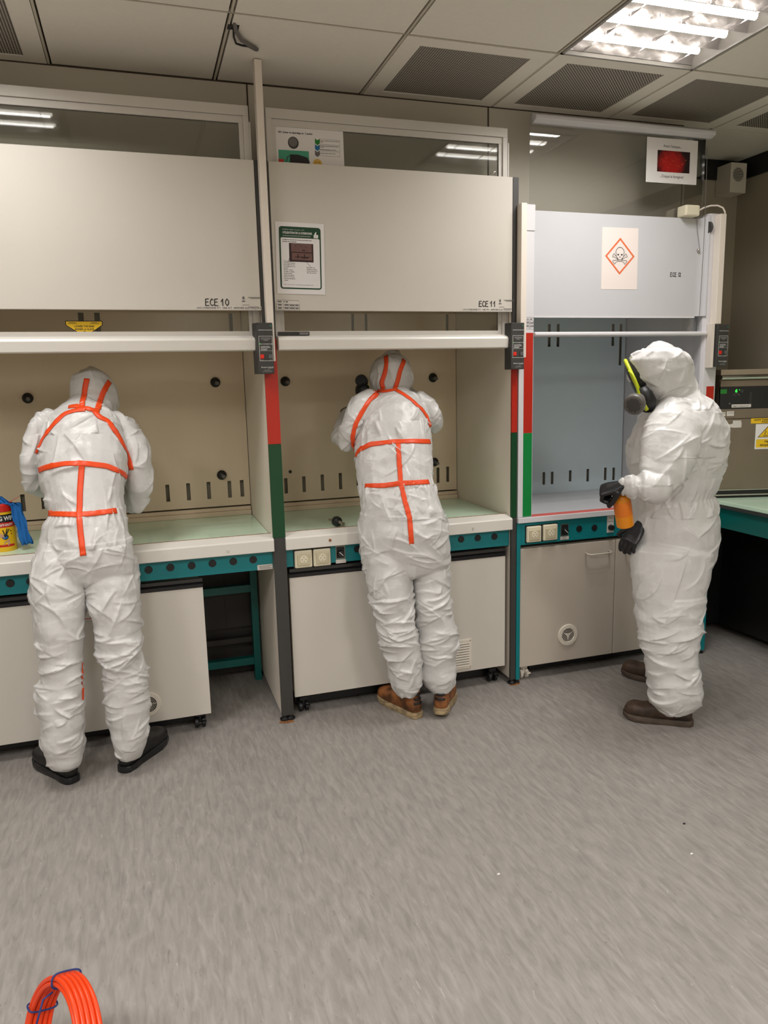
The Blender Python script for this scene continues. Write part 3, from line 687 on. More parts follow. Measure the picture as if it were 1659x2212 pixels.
# louvred grille
p, q = at(985, 1384, .021), at(1018, 1441, .021); gx0, gx1, gz0, gz1 = q.x-.115, q.x, q.z, p.z
g = MB().box(gx0, gx1, .016, .022, gz0, gz0+.014).box(gx0, gx1, .016, .022, gz1-.014, gz1).box(gx0, gx0+.014, .016, .022, gz0+.014, gz1-.014).box(gx1-.014, gx1, .016, .022, gz0+.014, gz1-.014).build('grille', 'vent', c11)
MB().box(gx0+.01, gx1-.01, .0208, .0218, gz0+.01, gz1-.01).build('grille_backing', 'ink', g, root=c11)
b = MB(); n = 10
for i in range(n):
    z = gz0+.017+(gz1-gz0-.034)*i/(n-1); b.profx([(.014, z-.003), (.0205, z+.004), (.0205, z+.002), (.014, z-.005)], gx0+.014, gx1-.014)
b.build('slats', 'vent', g, root=c11)
b = MB()
for xx in (gx0+.007, gx1-.007):
    for zz in (gz0+.007, gz1-.007): b.lathe([(.003, 0), (.002, .002)], 8, (xx, .016, zz), (0, -1, 0))
b.build('grille_screws', 'rust', g, root=c11)
def round_vent(t, c, R, style):
    o = MB().lathe([(R, 0), (R, .003), (R*.96, .007), (R*.66, .008), (R*.64, .003), (0, .003)], 48, c, (0, -1, 0)).build('round_vent', 'vent', t, smooth='auto')
    b = MB()
    if style == 'rings':
        for k in (.12, .24, .36, .48, .60):
            N = 48; r0, r1 = R*k-.0022, R*k+.0022
            for i in range(N):
                if i % 12 in (0,): continue
                a, a2 = 2*math.pi*i/N, 2*math.pi*(i+1)/N
                b.add([(math.cos(a)*r0, math.sin(a)*r0, 0), (math.cos(a)*r1, math.sin(a)*r1, 0), (math.cos(a2)*r1, math.sin(a2)*r1, 0), (math.cos(a2)*r0, math.sin(a2)*r0, 0)], [(0, 1, 2, 3)])
    else:
        for s in range(3):
            th = math.radians(-150+s*120+0)    # sector centre
            for k in range(1, 5):
                d = R*.145*k; pts = []
                for i in range(-8, 9):
                    xx = R*.6*i/8; yy = d+abs(xx)*.45-R*.06*math.exp(-(i/3)**2)*-1
                    X = xx*math.cos(th+math.pi/2)+yy*math.cos(th); Y = xx*math.sin(th+math.pi/2)+yy*math.sin(th)
                    ang = (math.atan2(Y, X)-th+math.pi) % (2*math.pi)-math.pi
                    if math.hypot(X, Y) < R*.63 and abs(ang) < math.radians(56): pts.append((X, Y))
                    elif pts: stroke(b, pts, .0042); pts = []
                if len(pts) > 1: stroke(b, pts, .0042)
    cc = V(c); on_plane(b, (cc.x, cc.y-.0045, cc.z)).build('vent_slots', 'ink', o, root=t)
round_vent(c10, at(320, 1521, .0215), .058, 'rings')
p = at(193, 1325, .021); MB().box(p.x-.03, p.x+.02, .0195, .0218, p.z-.03, p.z+.02).build('door_label', 'label', c10)
b = MB().box(p.x-.03, p.x+.02, .019, .0194, p.z-.024, p.z-.021); b.build('label_line', 'red', c10)
# cabinet 12
t = c12 = thing('base_cabinet', 'greige two door base cabinet on white casters under the rightmost hood', 'cabinet', (1.83, .3, 0))
MB().box(1.256, 2.40, .03, .58, .086, .73).build('body', 'greige', t); MB().box(1.36, 2.30, .10, .52, .02, .085).build('under_shade_block', 'black', t)  # the black block stands in for deep shade below the body
d1 = MB().box(1.251, 1.826, .008, .03, .082, .728).build('door', 'greige', t, bevel=.002)
d2 = MB().box(1.830, 2.405, .008, .03, .082, .728).build('door', 'greige', t, bevel=.002)
def bow(t, d, u0, u1, v):
    a, c = at(u0, v, 0), at(u1, v-3, 0); z = (a.z+c.z)/2
    MB().tube([(a.x, .008, z+.004), (a.x, -.016, z+.002), (a.x+.012, -.026, z), ((a.x+c.x)/2, -.028, z), (c.x-.012, -.026, z), (c.x, -.016, z+.002), (c.x, .008, z+.004)], .005, 10).build('handle', 'greige', d, root=t, smooth=True)
bow(t, d1, 1267, 1317, 1196); bow(t, d2, 1352, 1402, 1186)
round_vent(t, at(1226, 1371, .0075), .060, 'tri')
for x in (1.30, 2.35):
    for y in (.06, .5): caster_parts(t, x, y, 'vent')

# =================================================================== CONDUITS, MONITORS
def conduit(u0, u1, v0, y, zt, zb, label, wd=.026):
    p = at(u0, v0, y); t = thing('cable_channel', label, 'cable channel', (p.x, y+.03, zb))
    MB().box(p.x, p.x+wd, y, y+.045, zb, zt).build('channel_cover', 'conduit', t, bevel=.002)
    return t
conduit(577, 601, 700, -.047, ZC-.004, 1.70, 'tall white cable channel reaching the ceiling between the left hoods', .030)
conduit(1127, 1140, 434, -.046, 2.415, 1.70, 'white cable channel between the middle and the rightmost hood', .030)
conduit(1558, 1571, 460, -.046, 2.415, 1.86, 'white cable channel at the right end of the hood row', .036)
def monitor(u, v0, v1, label):
    y = -.052; a, c = at(u, v0, y), at(u, v1, y); h = a.z-c.z; wd = .070
    t = thing('airflow_monitor', label, 'control box', mw=frame_mat((a.x, y, c.z)), group='dark airflow monitors on the hood posts')
    b = MB().add([(0, 0, 0), (wd, 0, 0), (wd, h, 0), (0, h, 0), (-.012, 0, -.046), (wd, 0, -.046), (wd, h, -.046), (-.012, h, -.046)], [(0, 1, 2, 3), (4, 7, 6, 5), (0, 4, 5, 1), (1, 5, 6, 2), (2, 6, 7, 3), (3, 7, 4, 0)])
    b.build('case', 'dark', t, bevel=.0015)
    z = .0006
    b = MB()
    for (xa, ya, xb, yb) in ((.008, .055, .067, .0565), (.008, .160, .067, .1615), (.008, .055, .0095, .1615), (.0655, .055, .067, .1615), (.010, .0985, .065, .0993)): rect(b, xa, ya, xb, yb, z)
    b.build('legend_frame', 'whiteink', t)
    b = text_bm('MONITEUR DE SORBONNE', .0048, .038, .185, z, 'CENTER', .0001)
    for s, sz, x, yy, al in (('APPUYER SUR LE BOUTON', .0036, .038, .152, 'CENTER'), ('POUR LE DEBIT MAXIMAL', .0036, .038, .147, 'CENTER'), ('D\'URGENCE', .0036, .038, .142, 'CENTER'),
                         ('FONCTIONNEMENT NORMAL', .0042, .015, .126, 'LEFT'), ('FONCTIONNEMENT', .0042, .015, .1155, 'LEFT'), ('D\'URGENCE / ALARME', .0042, .015, .111, 'LEFT'),
                         ('DEBIT MAXIMAL', .0042, .015, .1055, 'LEFT'), ('EN PRESENCE', .0042, .015, .101, 'LEFT'), ('URGENCE', .0032, .019, .0585, 'CENTER'), ('ARRET', .0032, .056, .0585, 'CENTER'),
                         ('Phoenix Controls', .0075, .040, .026, 'CENTER'), ('CORPORATION', .003, .052, .0225, 'CENTER'), ('Newton Massachusetts', .003, .04, .015, 'CENTER'), ('AIR FLOW CONTROL SYSTEM', .003, .04, .0095, 'CENTER')):
        c = text_bm(s, sz, x, yy, z, al, .00012 if sz > .004 else 0); b.add(c.v, c.f)
    b.build('print', 'whiteink', t)
    MB().box(.011, .027, .065, .083, 0, .005).build('red_button', 'btnred', t, bevel=.001)
    MB().box(.047, .063, .065, .083, 0, .005).build('grey_button', 'btngrey', t, bevel=.001)
    b = MB(); disc(b, .062, h-.013, .004, z=.001); b.build('green_dot', 'dotgreen', t)
    b = MB()
    for x, yy in ((.005, h-.006), (.005, .006), (wd-.005, .006)): b.lathe([(.002, 0), (.0015, .001)], 8, (x, yy, 0))
    b.build('screw', 'black', t)
    b = MB(); disc(b, .0125, .128, .0012, z=.001); b.build('indicator_led', 'led', t)
    return t
monitor(553, 697, 808, 'dark control box left of the tall channel, between left and middle hood')
monitor(1104.5, 697, 798, 'dark control box on the post between the middle and rightmost hood')
m3 = monitor(1552, 701, 792, 'dark control box at the right end of the hoods, above the oven')
MB().box(-.03, -.012, -.004, .222, -.05, -.012).build('bracket', 'conduit', m3)
# cables at the ceiling
t = thing('ceiling_cable', 'grey and black cable pair running from a ceiling hole to the tall channel', 'cable', atz(505, 57, ZC))
pp = [atz(u, v, ZC-.012) for u, v in ((506, 56), (510, 68), (521, 86), (540, 99), (556, 107))]
MB().tube([pp[0]+V((0, 0, .02))]+pp[1:], .0075, 10).build('grey_cable', 'greyink', t, smooth=True)
pp = [atz(u, v, ZC-.012) for u, v in ((505, 58), (505, 80), (510, 94), (522, 98), (536, 100), (553, 109))]
MB().tube([pp[0]+V((0, 0, .02))]+pp[1:], .004, 8).build('black_cable', 'black', t, smooth=True)
p = atz(503, 58, ZC); MB().box(p.x-.02, p.x+.022, p.y-.02, p.y+.02, ZC-.002, ZC+.001).build('cable_hole', 'blacktrim', t)
# hook on top of the middle panel
t = thing('hook', 'small metal hook on top of the middle hood panel', 'hook', at(1066, 375, .01)); p = at(1066, 377, .01)
MB().tube([p+V((-.02, 0, .0)), p+V((-.005, 0, .004)), p+V((.004, -.004, .013)), p+V((.012, -.004, .009)), p+V((.012, 0, -.004))], .003, 8).build('hook_body', 'chrome', t, smooth=True)

# =================================================================== SHEETS OF PAPER
def sheet(name, label, cat, TL, TR, BL, BR, y, m='paper', group=None):
    a, b2, c, d = at(*TL, y), at(*TR, y), at(*BL, y), at(*BR, y)
    xd = (b2-a)+(d-c); yd = (a-c)+(b2-d); ctr = (a+b2+c+d)/4; W = xd.length/2; H = yd.length/2
    t = thing(name, label, cat, mw=frame_mat(ctr, xd, yd), group=group)
    MB().box(-W/2, W/2, -H/2, H/2, -.0006, 0).build('paper', m, t)
    return t, W, H
def put(t, mb, name, m, z=.0004):
    for v in mb.v: v.z += z
    return mb.build(name, m, t)
t, W, H = sheet('warning_sheet', 'paper sheet with an orange diamond and skull on the rightmost hood panel', 'sign', (1301, 491), (1379, 492.5), (1298.5, 624), (1376, 626), .0250, 'paperpink')
R = W*.41; RY = R*1.03; cy = .012
b = MB(); K = [(0, 1), (1, 0), (0, -1), (-1, 0)]
for i in range(4):
    (ax, ay), (bx, by) = K[i], K[(i+1) % 4]; f = .86
    b.add([(ax*R, ay*RY+cy, 0), (bx*R, by*RY+cy, 0), (bx*R*f, by*RY*f+cy, 0), (ax*R*f, ay*RY*f+cy, 0)], [(0, 1, 2, 3)])
put(t, b, 'diamond', 'orangeline')
b = MB(); S = R*.5; oy = cy+R*.07
def sk(pts, wd=.0028): stroke(b, [(x*S, y*S+oy) for x, y in pts], wd)
dome = [(-.5, -.15), (-.52, .2), (-.58, .3), (-.5, .55), (-.28, .78), (0, .86), (.28, .78), (.5, .55), (.58, .3), (.52, .2), (.5, -.15), (.38, -.3), (.33, -.5), (.2, -.68), (0, -.73), (-.2, -.68), (-.33, -.5), (-.38, -.3), (-.5, -.15)]
sk(dome); sk([(-.3, -.35), (-.22, -.5), (0, -.56), (.22, -.5), (.3, -.35)])
for sgn in (-1, 1):
    sk([(sgn*.45, -.2), (sgn*.7, -.0), (sgn*.74, .12), (sgn*.86, .1), (sgn*.92, -.05), (sgn*1.0, -.12), (sgn*.95, -.26), (sgn*.8, -.22), (sgn*.35, -.45)], .0024)
    sk([(sgn*.3, -.55), (sgn*.65, -.62), (sgn*.85, -.6), (sgn*.98, -.7), (sgn*.9, -.82), (sgn*.8, -.88), (sgn*.74, -1.02), (sgn*.62, -.98), (sgn*.58, -.85), (sgn*.25, -.68)], .0024)
    poly(b, [((sgn*.24+x*.14)*S, (.02+yy*.13)*S+oy) for x, yy in ((0, -1), (.9, .1), (.8, .7), (.35, .8), (0, .45), (-.35, .8), (-.8, .7), (-.9, .1))], 0)
poly(b, [(0, -.12*S+oy), (.09*S, -.3*S+oy), (-.09*S, -.3*S+oy)], 0)
put(t, b, 'skull_print', 'ink')
# instructions sheet, middle hood
t, W, H = sheet('instruction_sheet', 'laminated sheet with a green frame and title UTILISATION DE LA SORBONNE', 'notice', (594, 478), (700, 484), (599, 634), (702, 637), -.002, 'paper')
def rr(x0, y0, x1, y1, r, n=6):
    o = []
    for cx, cyy, a0 in ((x1-r, y1-r, 0), (x0+r, y1-r, 90), (x0+r, y0+r, 180), (x1-r, y0+r, 270)):
        for i in range(n+1): a = math.radians(a0+90*i/n); o.append((cx+r*math.cos(a), cyy+r*math.sin(a)))
    return o
X0, X1, Y0, Y1 = -W*.43, W*.43, -H*.43, H*.44
b = MB(); poly(b, rr(X0, Y0, X1, Y1, .012)); put(t, b, 'green_frame', 'greenpanel', .0003)
b = MB(); poly(b, rr(X0+.007, Y0+.006, X1-.006, Y1-H*.155, .006)); put(t, b, 'white_field', 'paper', .0006)
b = text_bm('UTILISATION DE LA SORBONNE', .0125, X0+.016, Y1-.030, 0, 'LEFT', .0004, .72); c = text_bm('SCIENCES CHIMIE - Prévention - 2017', .006, X0+.016, Y1-.015); b.add(c.v, c.f)
c = text_bm('LA BONNE DISTANCE DE MANIPULATION', .0065, X0+.016, Y1-.041); b.add(c.v, c.f); put(t, b, 'title', 'whiteink', .0008)
b = MB(); q = (X1-.024, Y1-.036)
poly(b, [(q[0]-.008, q[1]-.008), (q[0]+.012, q[1]-.008), (q[0]+.013, q[1]+.006), (q[0]+.003, q[1]+.007), (q[0]+.005, q[1]+.018), (q[0]+.001, q[1]+.018), (q[0]-.006, q[1]+.006), (q[0]-.008, q[1]+.005)]); put(t, b, 'thumb_up_symbol', 'whiteink', .0008)
b = text_bm('Travaillons en sécurité avec bon sens, sans toucher le bas', .0062, X0+.014, Y1-.057, 0, 'LEFT', .0002, .9); c = text_bm('directeur de la sorbonne', .0062, X0+.014, Y1-.065, 0, 'LEFT', .0002); b.add(c.v, c.f)
def lines(b, x, y, n, dy, ws, h=.0028):
    for i in range(n): rect(b, x, y-i*dy, x+ws[i % len(ws)], y-i*dy+h)
L1 = ('La face avant doit', 'rester le plus baissée', 'que possible, la vitre', 'ne protège que si on', 'la garde', 'fermée. Toujours', 'travailler en dedans', 'Ne pas stocker', 'laisser les matières', 'obstruer les fentes', 'sans encombrage de', 'ventiler')
for i, s in enumerate(L1): c = text_bm(s, .006, X0+.017, Y0+.115-i*.0073, 0, 'LEFT', .0001); b.add(c.v, c.f)
for i, s in enumerate(('Zone utile avec', 'identifiez la charge', 'vitesse minimale sur', 'deux des produits')): c = text_bm(s, .006, X1-.067, Y0+.092-i*.0075, 0, 'LEFT', .0001); b.add(c.v, c.f)
c = text_bm('Pour toute information : conseiller prévention, hygiène sécurité', .005, X0+.018, Y0+.017); b.add(c.v, c.f)
stroke(b, [(X0+.043, .0), (X0+.035, -.02)], .0014); stroke(b, [(X0+.112, -.005), (X1-.048, -.034)], .0014); put(t, b, 'body_text', 'ink', .0008)
def lower(mb):
    for v in mb.v: v.y -= .010
b = MB(); rect(b, -.05, -.004, .058, .074); lower(b); put(t, b, 'picture_edge', 'burgd', .0008)
b = MB(); rect(b, -.041, .038, .051, .072); rect(b, -.039, .004, .052, .034); lower(b); put(t, b, 'picture', 'burg', .0010)
b = MB(); rect(b, -.026, .015, .042, .018); rect(b, -.014, .011, -.010, .028); rect(b, .016, .011, .020, .030); rect(b, .004, .012, .034, .016); disc(b, -.022, .062, .002); disc(b, .002, .061, .002); disc(b, .025, .060, .002); rect(b, .007, .043, .022, .047); lower(b); put(t, b, 'picture_detail', 'burgd', .0012)
# small grid label
t, W, H = sheet('inspection_label', 'small gridded inspection label in the lower left corner of the middle hood panel', 'label', (597, 648), (646, 650), (598, 669.5), (647, 671), -.002, 'label')
b = MB()
for f in (-.5, .12, -.2, .5): rect(b, -W/2, f*H-.0006, W/2, f*H+.0006)
for f in (-.5, -.2, .05, .3, .5): rect(b, f*W-.0006, -H/2, f*W+.0006, H*.12)
for x, yy, w_ in ((-.44, -.05, .16), (-.44, -.38, .16), (-.15, -.05, .17), (.08, -.06, .2), (.33, -.05, .13), (-.15, -.36, .17), (.08, -.36, .2), (.33, -.36, .13), (-.46, .28, .18), (-.2, .28, .05), (-.1, .28, .1)): rect(b, x*W, yy*H, (x+w_)*W, yy*H+.006)
put(t, b, 'grid', 'greyink')
# BPL sheet behind the sash glass
t, W, H = sheet('procedure_sheet', 'white sheet with three coloured arrows behind the glass of the middle hood', 'notice', (594, 264), (741, 276.5), (597.5, 372), (744, 377), .0572, 'paper')
def px(u, v):          # photo pixel to local sheet coordinates
    q = t.matrix_world.inverted()@at(u, v, .0572); return q.x, q.y
b = text_bm('BPL: Eviter un épandage en  3 points', .0102, *px(601, 286.5), 0, 'LEFT', .0003)
for i, s in enumerate(('Disposer le récipient dans un bac de rétention', 'utiliser', 'Utiliser un matériel adapté, fermé, propre et', 'le vérifier', 'Surveiller la manipulation, en sorbonne', 'Surveiller / essuyer en cas de coulure')):
    c = text_bm(s, .0048, *px(692, 304.5+(0, 3, 11.5, 14, 19, 27)[i]+(0, 0, 0, 0, 0, 0)[i]), 0, 'LEFT', .0001, .95); b.add(c.v, c.f)
for y0_, y1_ in ((300, 311.5), (313, 324), (326, 336)):
    a, c, d, e = px(690.5, y0_), px(734, y0_+3.5), px(734.5, y1_+3), px(691, y1_)
    stroke(b, [a, c, d, e, a], .0007)
put(t, b, 'text', 'ink')
for cst, v0 in (('greenprint', 299), ('blueprint', 311.5), ('greyink', 324.5)):
    b = MB(); x, yy = px(680, v0); x2, y2 = px(690.5, v0+1); x3, y3 = px(685.5, v0+4); xe, ye = px(686, v0+15); xl, yl = px(680.5, v0+10.5); xr, yr = px(690.5, v0+11)
    b.add([(x, yy, 0), (x3, y3, 0), (x2, y2, 0), (xr, yr, 0), (xe, ye, 0), (xl, yl, 0)], [(0, 1, 4, 5), (1, 2, 3, 4)]); put(t, b, 'arrow', cst)
b = MB(); x, yy = px(633.5, 308.5); disc(b, x, yy, .024, .025); put(t, b, 'beaker_photo_rim', 'dark'); b = MB(); disc(b, x-.001, yy+.003, .019, .019); put(t, b, 'beaker_photo', 'greyink', .0006)
b = MB(); x, yy = px(601, 322); x2, y2 = px(667, 327); rect(b, x, yy-.068, x2, yy-.002); put(t, b, 'photo', 'bridge')
b = MB(); u0, v0 = px(626, 349); poly(b, [(u0, v0), (u0+.003, v0+.03), (u0+.04, v0+.03), (u0+.08, v0+.02), (u0+.09, v0), (u0+.07, v0-.03), (u0, v0-.03)])
stroke(b, [(u0-.015, v0), (u0-.01, v0+.018), (u0+.01, v0+.028), (u0+.03, v0+.026)], .003); put(t, b, 'photo_mat', 'ink', .0006)
b = MB(); x, yy = px(609, 348); rect(b, x-.015, yy-.02, x+.008, yy+.008); put(t, b, 'photo_red_cloth', 'canred', .0006)
b = MB(); x, yy = px(686, 354); disc(b, x, yy, .0205); put(t, b, 'smiley', 'smiley'); b = MB(); disc(b, x-.006, yy+.006, .0018, .0026); disc(b, x+.007, yy+.006, .0018, .0026); put(t, b, 'smiley_eyes', 'ink', .0006)
# smoke poster
t, W, H = sheet('joke_sheet', 'white sheet with a red picture hanging on the glass of the rightmost hood', 'notice', (1398.5, 296), (1508, 304), (1394.5, 392), (1504, 400.5), .0485, 'paper')
b = text_bm('Avant l\'attaque...', .0195, 0, H*.30, 0, 'CENTER', .0001, .86); c = text_bm('...Craque le fumigène!', .0195, 0, -H*.375, 0, 'CENTER', .0001, .86); b.add(c.v, c.f); put(t, b, 'text', 'ink')
b = MB(); rect(b, -W*.29, -H*.25, W*.35, H*.23); put(t, b, 'picture', 'smoke')
b = MB(); random.seed(3)
for i in range(22):
    x, yy = random.uniform(-.24, .3)*W, random.uniform(-.15, .07)*H; disc(b, x, yy, .0010, random.uniform(.0012, .004), n=8)
put(t, b, 'flare_lights', 'orangeline', .0008)

# =================================================================== RIGHT: BENCH, OVEN, SPEAKER
t = thing('side_bench', 'teal laboratory bench with a pale green glass top along the right wall', 'bench', (2.8, -.7, 0))
BX = 2.452; BY = .02
MB().box(BX, XR-.01, -2.3, BY+.64, .884, .905).build('bench_top', 'glasstop', t, bevel=.002)
MB().box(BX-.002, BX+.012, -2.3, BY, .866, .884).build('top_edge', 'dark', t)
MB().box(BX+.012, BX+.03, -2.3, BY, .754, .866).build('apron', 'tealdark', t)  # darker teal puts this side's shade into the colour
for y in (-2.28,): MB().box(BX+.3, BX+.34, y-.02, y+.02, 0, .884).build('leg', 'tealdark', t); MB().box(XR-.06, XR-.02, y-.02, y+.02, 0, .884).build('leg', 'tealdark', t)
MB().box(BX+.1, XR-.02, .3, .32, .05, .87).build('bench_shade_panel', 'black', t); MB().box(BX+.36, BX+.375, -2.2, .3, .05, .87).build('bench_shade_panel', 'black', t)  # black panels added as the shade under the bench
th = math.radians(-16.6)
bl = atz(1543, 1077, .905); ov = Matrix.Translation(bl)@Matrix.Rotation(th, 4, 'Z')
t = thing('laboratory_oven', 'stainless laboratory oven with a black control panel on the right hand bench', 'oven', mw=ov)
OW, OD, OH = .72, .50, .715
MB().box(0, OW, .012, OD, .03, OH-.02).build('casing', 'ovensteel', t, bevel=.004)
MB().box(0, OW, .02, OD, .0, .03).build('base', 'black', t)
MB().box(.0, OW, -.002, .012, .015, .022).box(.0, OW, -.002, .012, .045, .05).build('base_trim', 'chrome', t); MB().box(.0, OW, .004, .012, .022, .045).build('base_gap', 'black', t)
dr = MB().box(.004, OW-.004, -.012, .012, .052, .445).build('door', 'ovensteel', t, bevel=.003)
MB().lathe([(.018, 0), (.018, .012), (.015, .03), (0, .032)], 24, (.022, -.012, .245), (0, -1, 0)).build('door_knob', 'black', dr, root=t, smooth='auto')
MB().box(.0, OW, -.004, .012, .447, .50).build('lower_fascia', 'ovensteel', t, bevel=.001)
MB().box(.0, OW, -.004, .012, .50, .622).build('control_panel', 'black', t)
MB().box(.0, OW, -.004, .012, .623, .655).build('upper_fascia', 'ovensteel', t)
MB().profx([(.02, .66), (-.012, .662), (-.02, .672), (-.012, .683), (.02, .685)], 0, OW).build('top_rail', 'chrome', t, bevel=.001)
MB().box(-.003, OW+.003, -.006, OD, .686, .715).build('lid_edge', 'steel', t)
def fp(mb, z): mb.v = [V((v.x, -z, v.y)) for v in mb.v]; return mb
b = MB(); rect(b, .0, .585, .036, .609); fp(b, .0046).build('green_sticker', 'greenprint', t)
b = text_bm('6', .021, .083, .592, 0, 'LEFT', .0012); disc(b, .106, .604, .002); fp(b, .0046).build('green_digit', 'led', t)
b = MB(); 
for i in range(12):
    a = math.radians(25+i*10); a2 = a+math.radians(11); r0, r1 = .0195, .022
    b.add([(.09+math.cos(a)*r0, .563+math.sin(a)*r0, 0), (.09+math.cos(a)*r1, .563+math.sin(a)*r1, 0), (.09+math.cos(a2)*r1, .563+math.sin(a2)*r1, 0), (.09+math.cos(a2)*r0, .563+math.sin(a2)*r0, 0)], [(0, 1, 2, 3)])
stroke(b, [(.082, .568), (.090, .574)], .001); disc(b, .055, .530, .0045)
for i in range(3): rect(b, .115, .601-i*.005, .127, .6025-i*.005)
for i in range(7): rect(b, .165, .586-i*.009, .176, .5875-i*.009)
b = MB.add(b, [], []); fp(b, .0046).build('dial_print', 'greyink', t)
b = MB().box(.067, .175, -.0055, -.004, .508, .525); b.build('paper_strip', 'label', t); b = text_bm('Réglage T° consigne étuve 60°C', .008, .074, .513, 0, 'LEFT', .0001, .85); fp(b, .006).build('strip_text', 'ink', t)
b = MB(); rect(b, .002, .462, .036, .484); rect(b, .042, .462, .083, .488); fp(b, .0046).build('stickers', 'label', t)
b = text_bm('CONFORME', .0065, .003, .474); c = text_bm('CONTROLE', .007, .048, .476); b.add(c.v, c.f); fp(b, .0050).build('sticker_text', 'ink', t)
b = MB(); poly(b, [(.005, .412), (.028, .412), (.0165, .432)]); fp(b, .0125).build('hazard_triangle', 'ink', t); b = MB(); poly(b, [(.0075, .4135), (.0255, .4135), (.0165, .4295)]); fp(b, .0128).build('hazard_triangle_face', 'yellow', t)
b = MB(); poly(b, [(.075, .437), (.122, .437), (.122, .424), (.125, .424), (.124, .398), (.085, .397), (.07, .399), (.034, .407), (.036, .412), (.075, .42)]); fp(b, .0125).build('torn_label', 'label', t)
b = MB(); rect(b, .176, .418, .40, .446); fp(b, .0125).build('orange_label', 'yellow', t)
b = text_bm('GANTS THERMIQUES', .0125, .192, .433, 0, 'LEFT', .0003); c = text_bm('POUR MANIPULER', .0125, .237, .421, 0, 'LEFT', .0003); b.add(c.v, c.f); fp(b, .0130).build('orange_label_text', 'ink', t)
b = MB(); rect(b, .205, .275, .36, .414); fp(b, .0125).build('warning_sheet', 'paper', t)
b = MB(); poly(b, [(.218, .340), (.340, .340), (.279, .408)]); fp(b, .0128).build('warning_triangle_edge', 'burgd', t)
b = MB(); poly(b, [(.224, .343), (.334, .343), (.279, .402)]); poly(b, rr(.212, .284, .352, .330, .005)); fp(b, .0131).build('warning_yellow', 'yellow', t)
b = text_bm('Haute', .019, .282, .311, 0, 'CENTER', .0004); c = text_bm('température', .019, .282, .292, 0, 'CENTER', .0004); b.add(c.v, c.f)
for dx in (-.018, 0, .018): stroke(b, [(.279+dx, .354), (.275+dx, .362), (.283+dx, .370), (.279+dx, .378)], .003)
stroke(b, [(.25, .349), (.308, .349)], .003); fp(b, .0134).build('warning_print', 'ink', t)
p = at(1598, 335, .70); q = at(1626, 388, .70)
t = thing('loudspeaker', 'small ivory wall loudspeaker high in the right corner of the room', 'loudspeaker', (3.06, .66, 2.8))
MB().box(2.995, 3.115, .60, YB-.002, 2.70, 2.875).build('speaker_case', 'vent', t, bevel=.004)
b = MB()
for i in range(9):
    z = -.036+i*.009; hw = math.sqrt(max(.0, .04**2-z*z)); b.box(3.05-hw, 3.05+hw, .5985, .600, 2.805+z-.002, 2.805+z+.002)
b.build('speaker_slots', 'dark', t)

# =================================================================== LOOSE THINGS
p = atz(728, 1128, .927)
t = thing('loose_nozzle', 'loose black and chrome gas nozzle lying on the middle hood worktop', 'nozzle', (p.x, p.y, .905))
ax = V((.35, -.93, .0)).normalized(); pc = V((p.x, p.y, .931))
MB().lathe([(.012, -.02), (.024, -.012), (.026, 0), (.022, .014), (.012, .02)], 24, pc, ax).build('nozzle_collar', 'black', t, smooth='auto')
MB().tube([pc+ax*.018, pc+ax*.055+V((0, 0, -.006))], .0085, 12).build('nozzle_tip', 'steel', t, smooth='auto')
MB().tube([pc-ax*.018, pc-ax*.065], .007, 12).build('nozzle_stem', 'steel', t, smooth='auto')
# wipes canister
cx, cyy, r = -1.186, .232, .053
t = thing('wipes_canister', 'red and yellow canister of wipes on the left hood worktop', 'canister', (cx, cyy, .905)); z0 = .905
MB().lathe([(r*.97, 0), (r, .006), (r, .03), (r, .175), (r*.99, .178)], 48, (cx, cyy, z0)).build('can_body', 'canyellow', t, smooth='auto')
def band(h0, h1, rr_, a0, a1, m, name, n=40):
    b = MB()
    for i in range(n):
        a, c = a0+(a1-a0)*i/n, a0+(a1-a0)*(i+1)/n
        b.add([(cx+math.cos(a)*rr_, cyy+math.sin(a)*rr_, z0+h0), (cx+math.cos(c)*rr_, cyy+math.sin(c)*rr_, z0+h0), (cx+math.cos(c)*rr_, cyy+math.sin(c)*rr_, z0+h1), (cx+math.cos(a)*rr_, cyy+math.sin(a)*rr_, z0+h1)], [(0, 1, 2, 3)])
    return b.build(name, m, t, smooth=True)
band(.130, .165, r+.0006, 0, 2*math.pi, 'black', 'black_band'); band(.108, .130, r+.0006, 0, 2*math.pi, 'canred', 'red_band'); band(.022, .032, r+.0006, math.radians(255), math.radians(330), 'canred', 'red_bar')
MB().lathe([(r+.001, .176), (r+.003, .178), (r+.003, .205), (r-.004, .212), (.0, .212)], 48, (cx, cyy, z0)).build('lid', 'canred', t, smooth='auto')
def wrap(mb, a_mid, rr_):
    mb.v = [V((cx+math.cos(a_mid+v.x/rr_)*rr_, cyy+math.sin(a_mid+v.x/rr_)*rr_, z0+v.y)) for v in mb.v]; return mb
am = math.radians(285)
wrap(text_bm('BIG WIPES', .026, -.035, .139, 0, 'LEFT', .0008, .85), am, r+.0012).build('large_text', 'whiteink', t)
wrap(text_bm('HEAVY-DUTY', .0145, -.033, .114, 0, 'LEFT', .0006, .85), am, r+.0012).build('heavy_text', 'whiteink', t)
b = MB(); poly(b, [(-.02, .026), (-.008, .03), (.0, .045), (.014, .052), (.022, .06), (.02, .045), (.02, .034), (.014, .026)]); poly(b, [(-.02, .07), (-.012, .062), (.0, .06), (-.002, .075), (-.012, .085)])
wrap(b, am, r+.0012).build('picture_hands', 'skin', t)
b = MB(); disc(b, .004, .066, .013, .012)
for a, l in ((75, .034), (60, .036), (40, .036), (18, .03), (105, .03)): stroke(b, [(.004, .068), (.004+math.cos(math.radians(a))*l, .068+math.sin(math.radians(a))*l)], .0045)
wrap(b, am, r+.0010).build('picture_dirty_hand', 'ink', t)
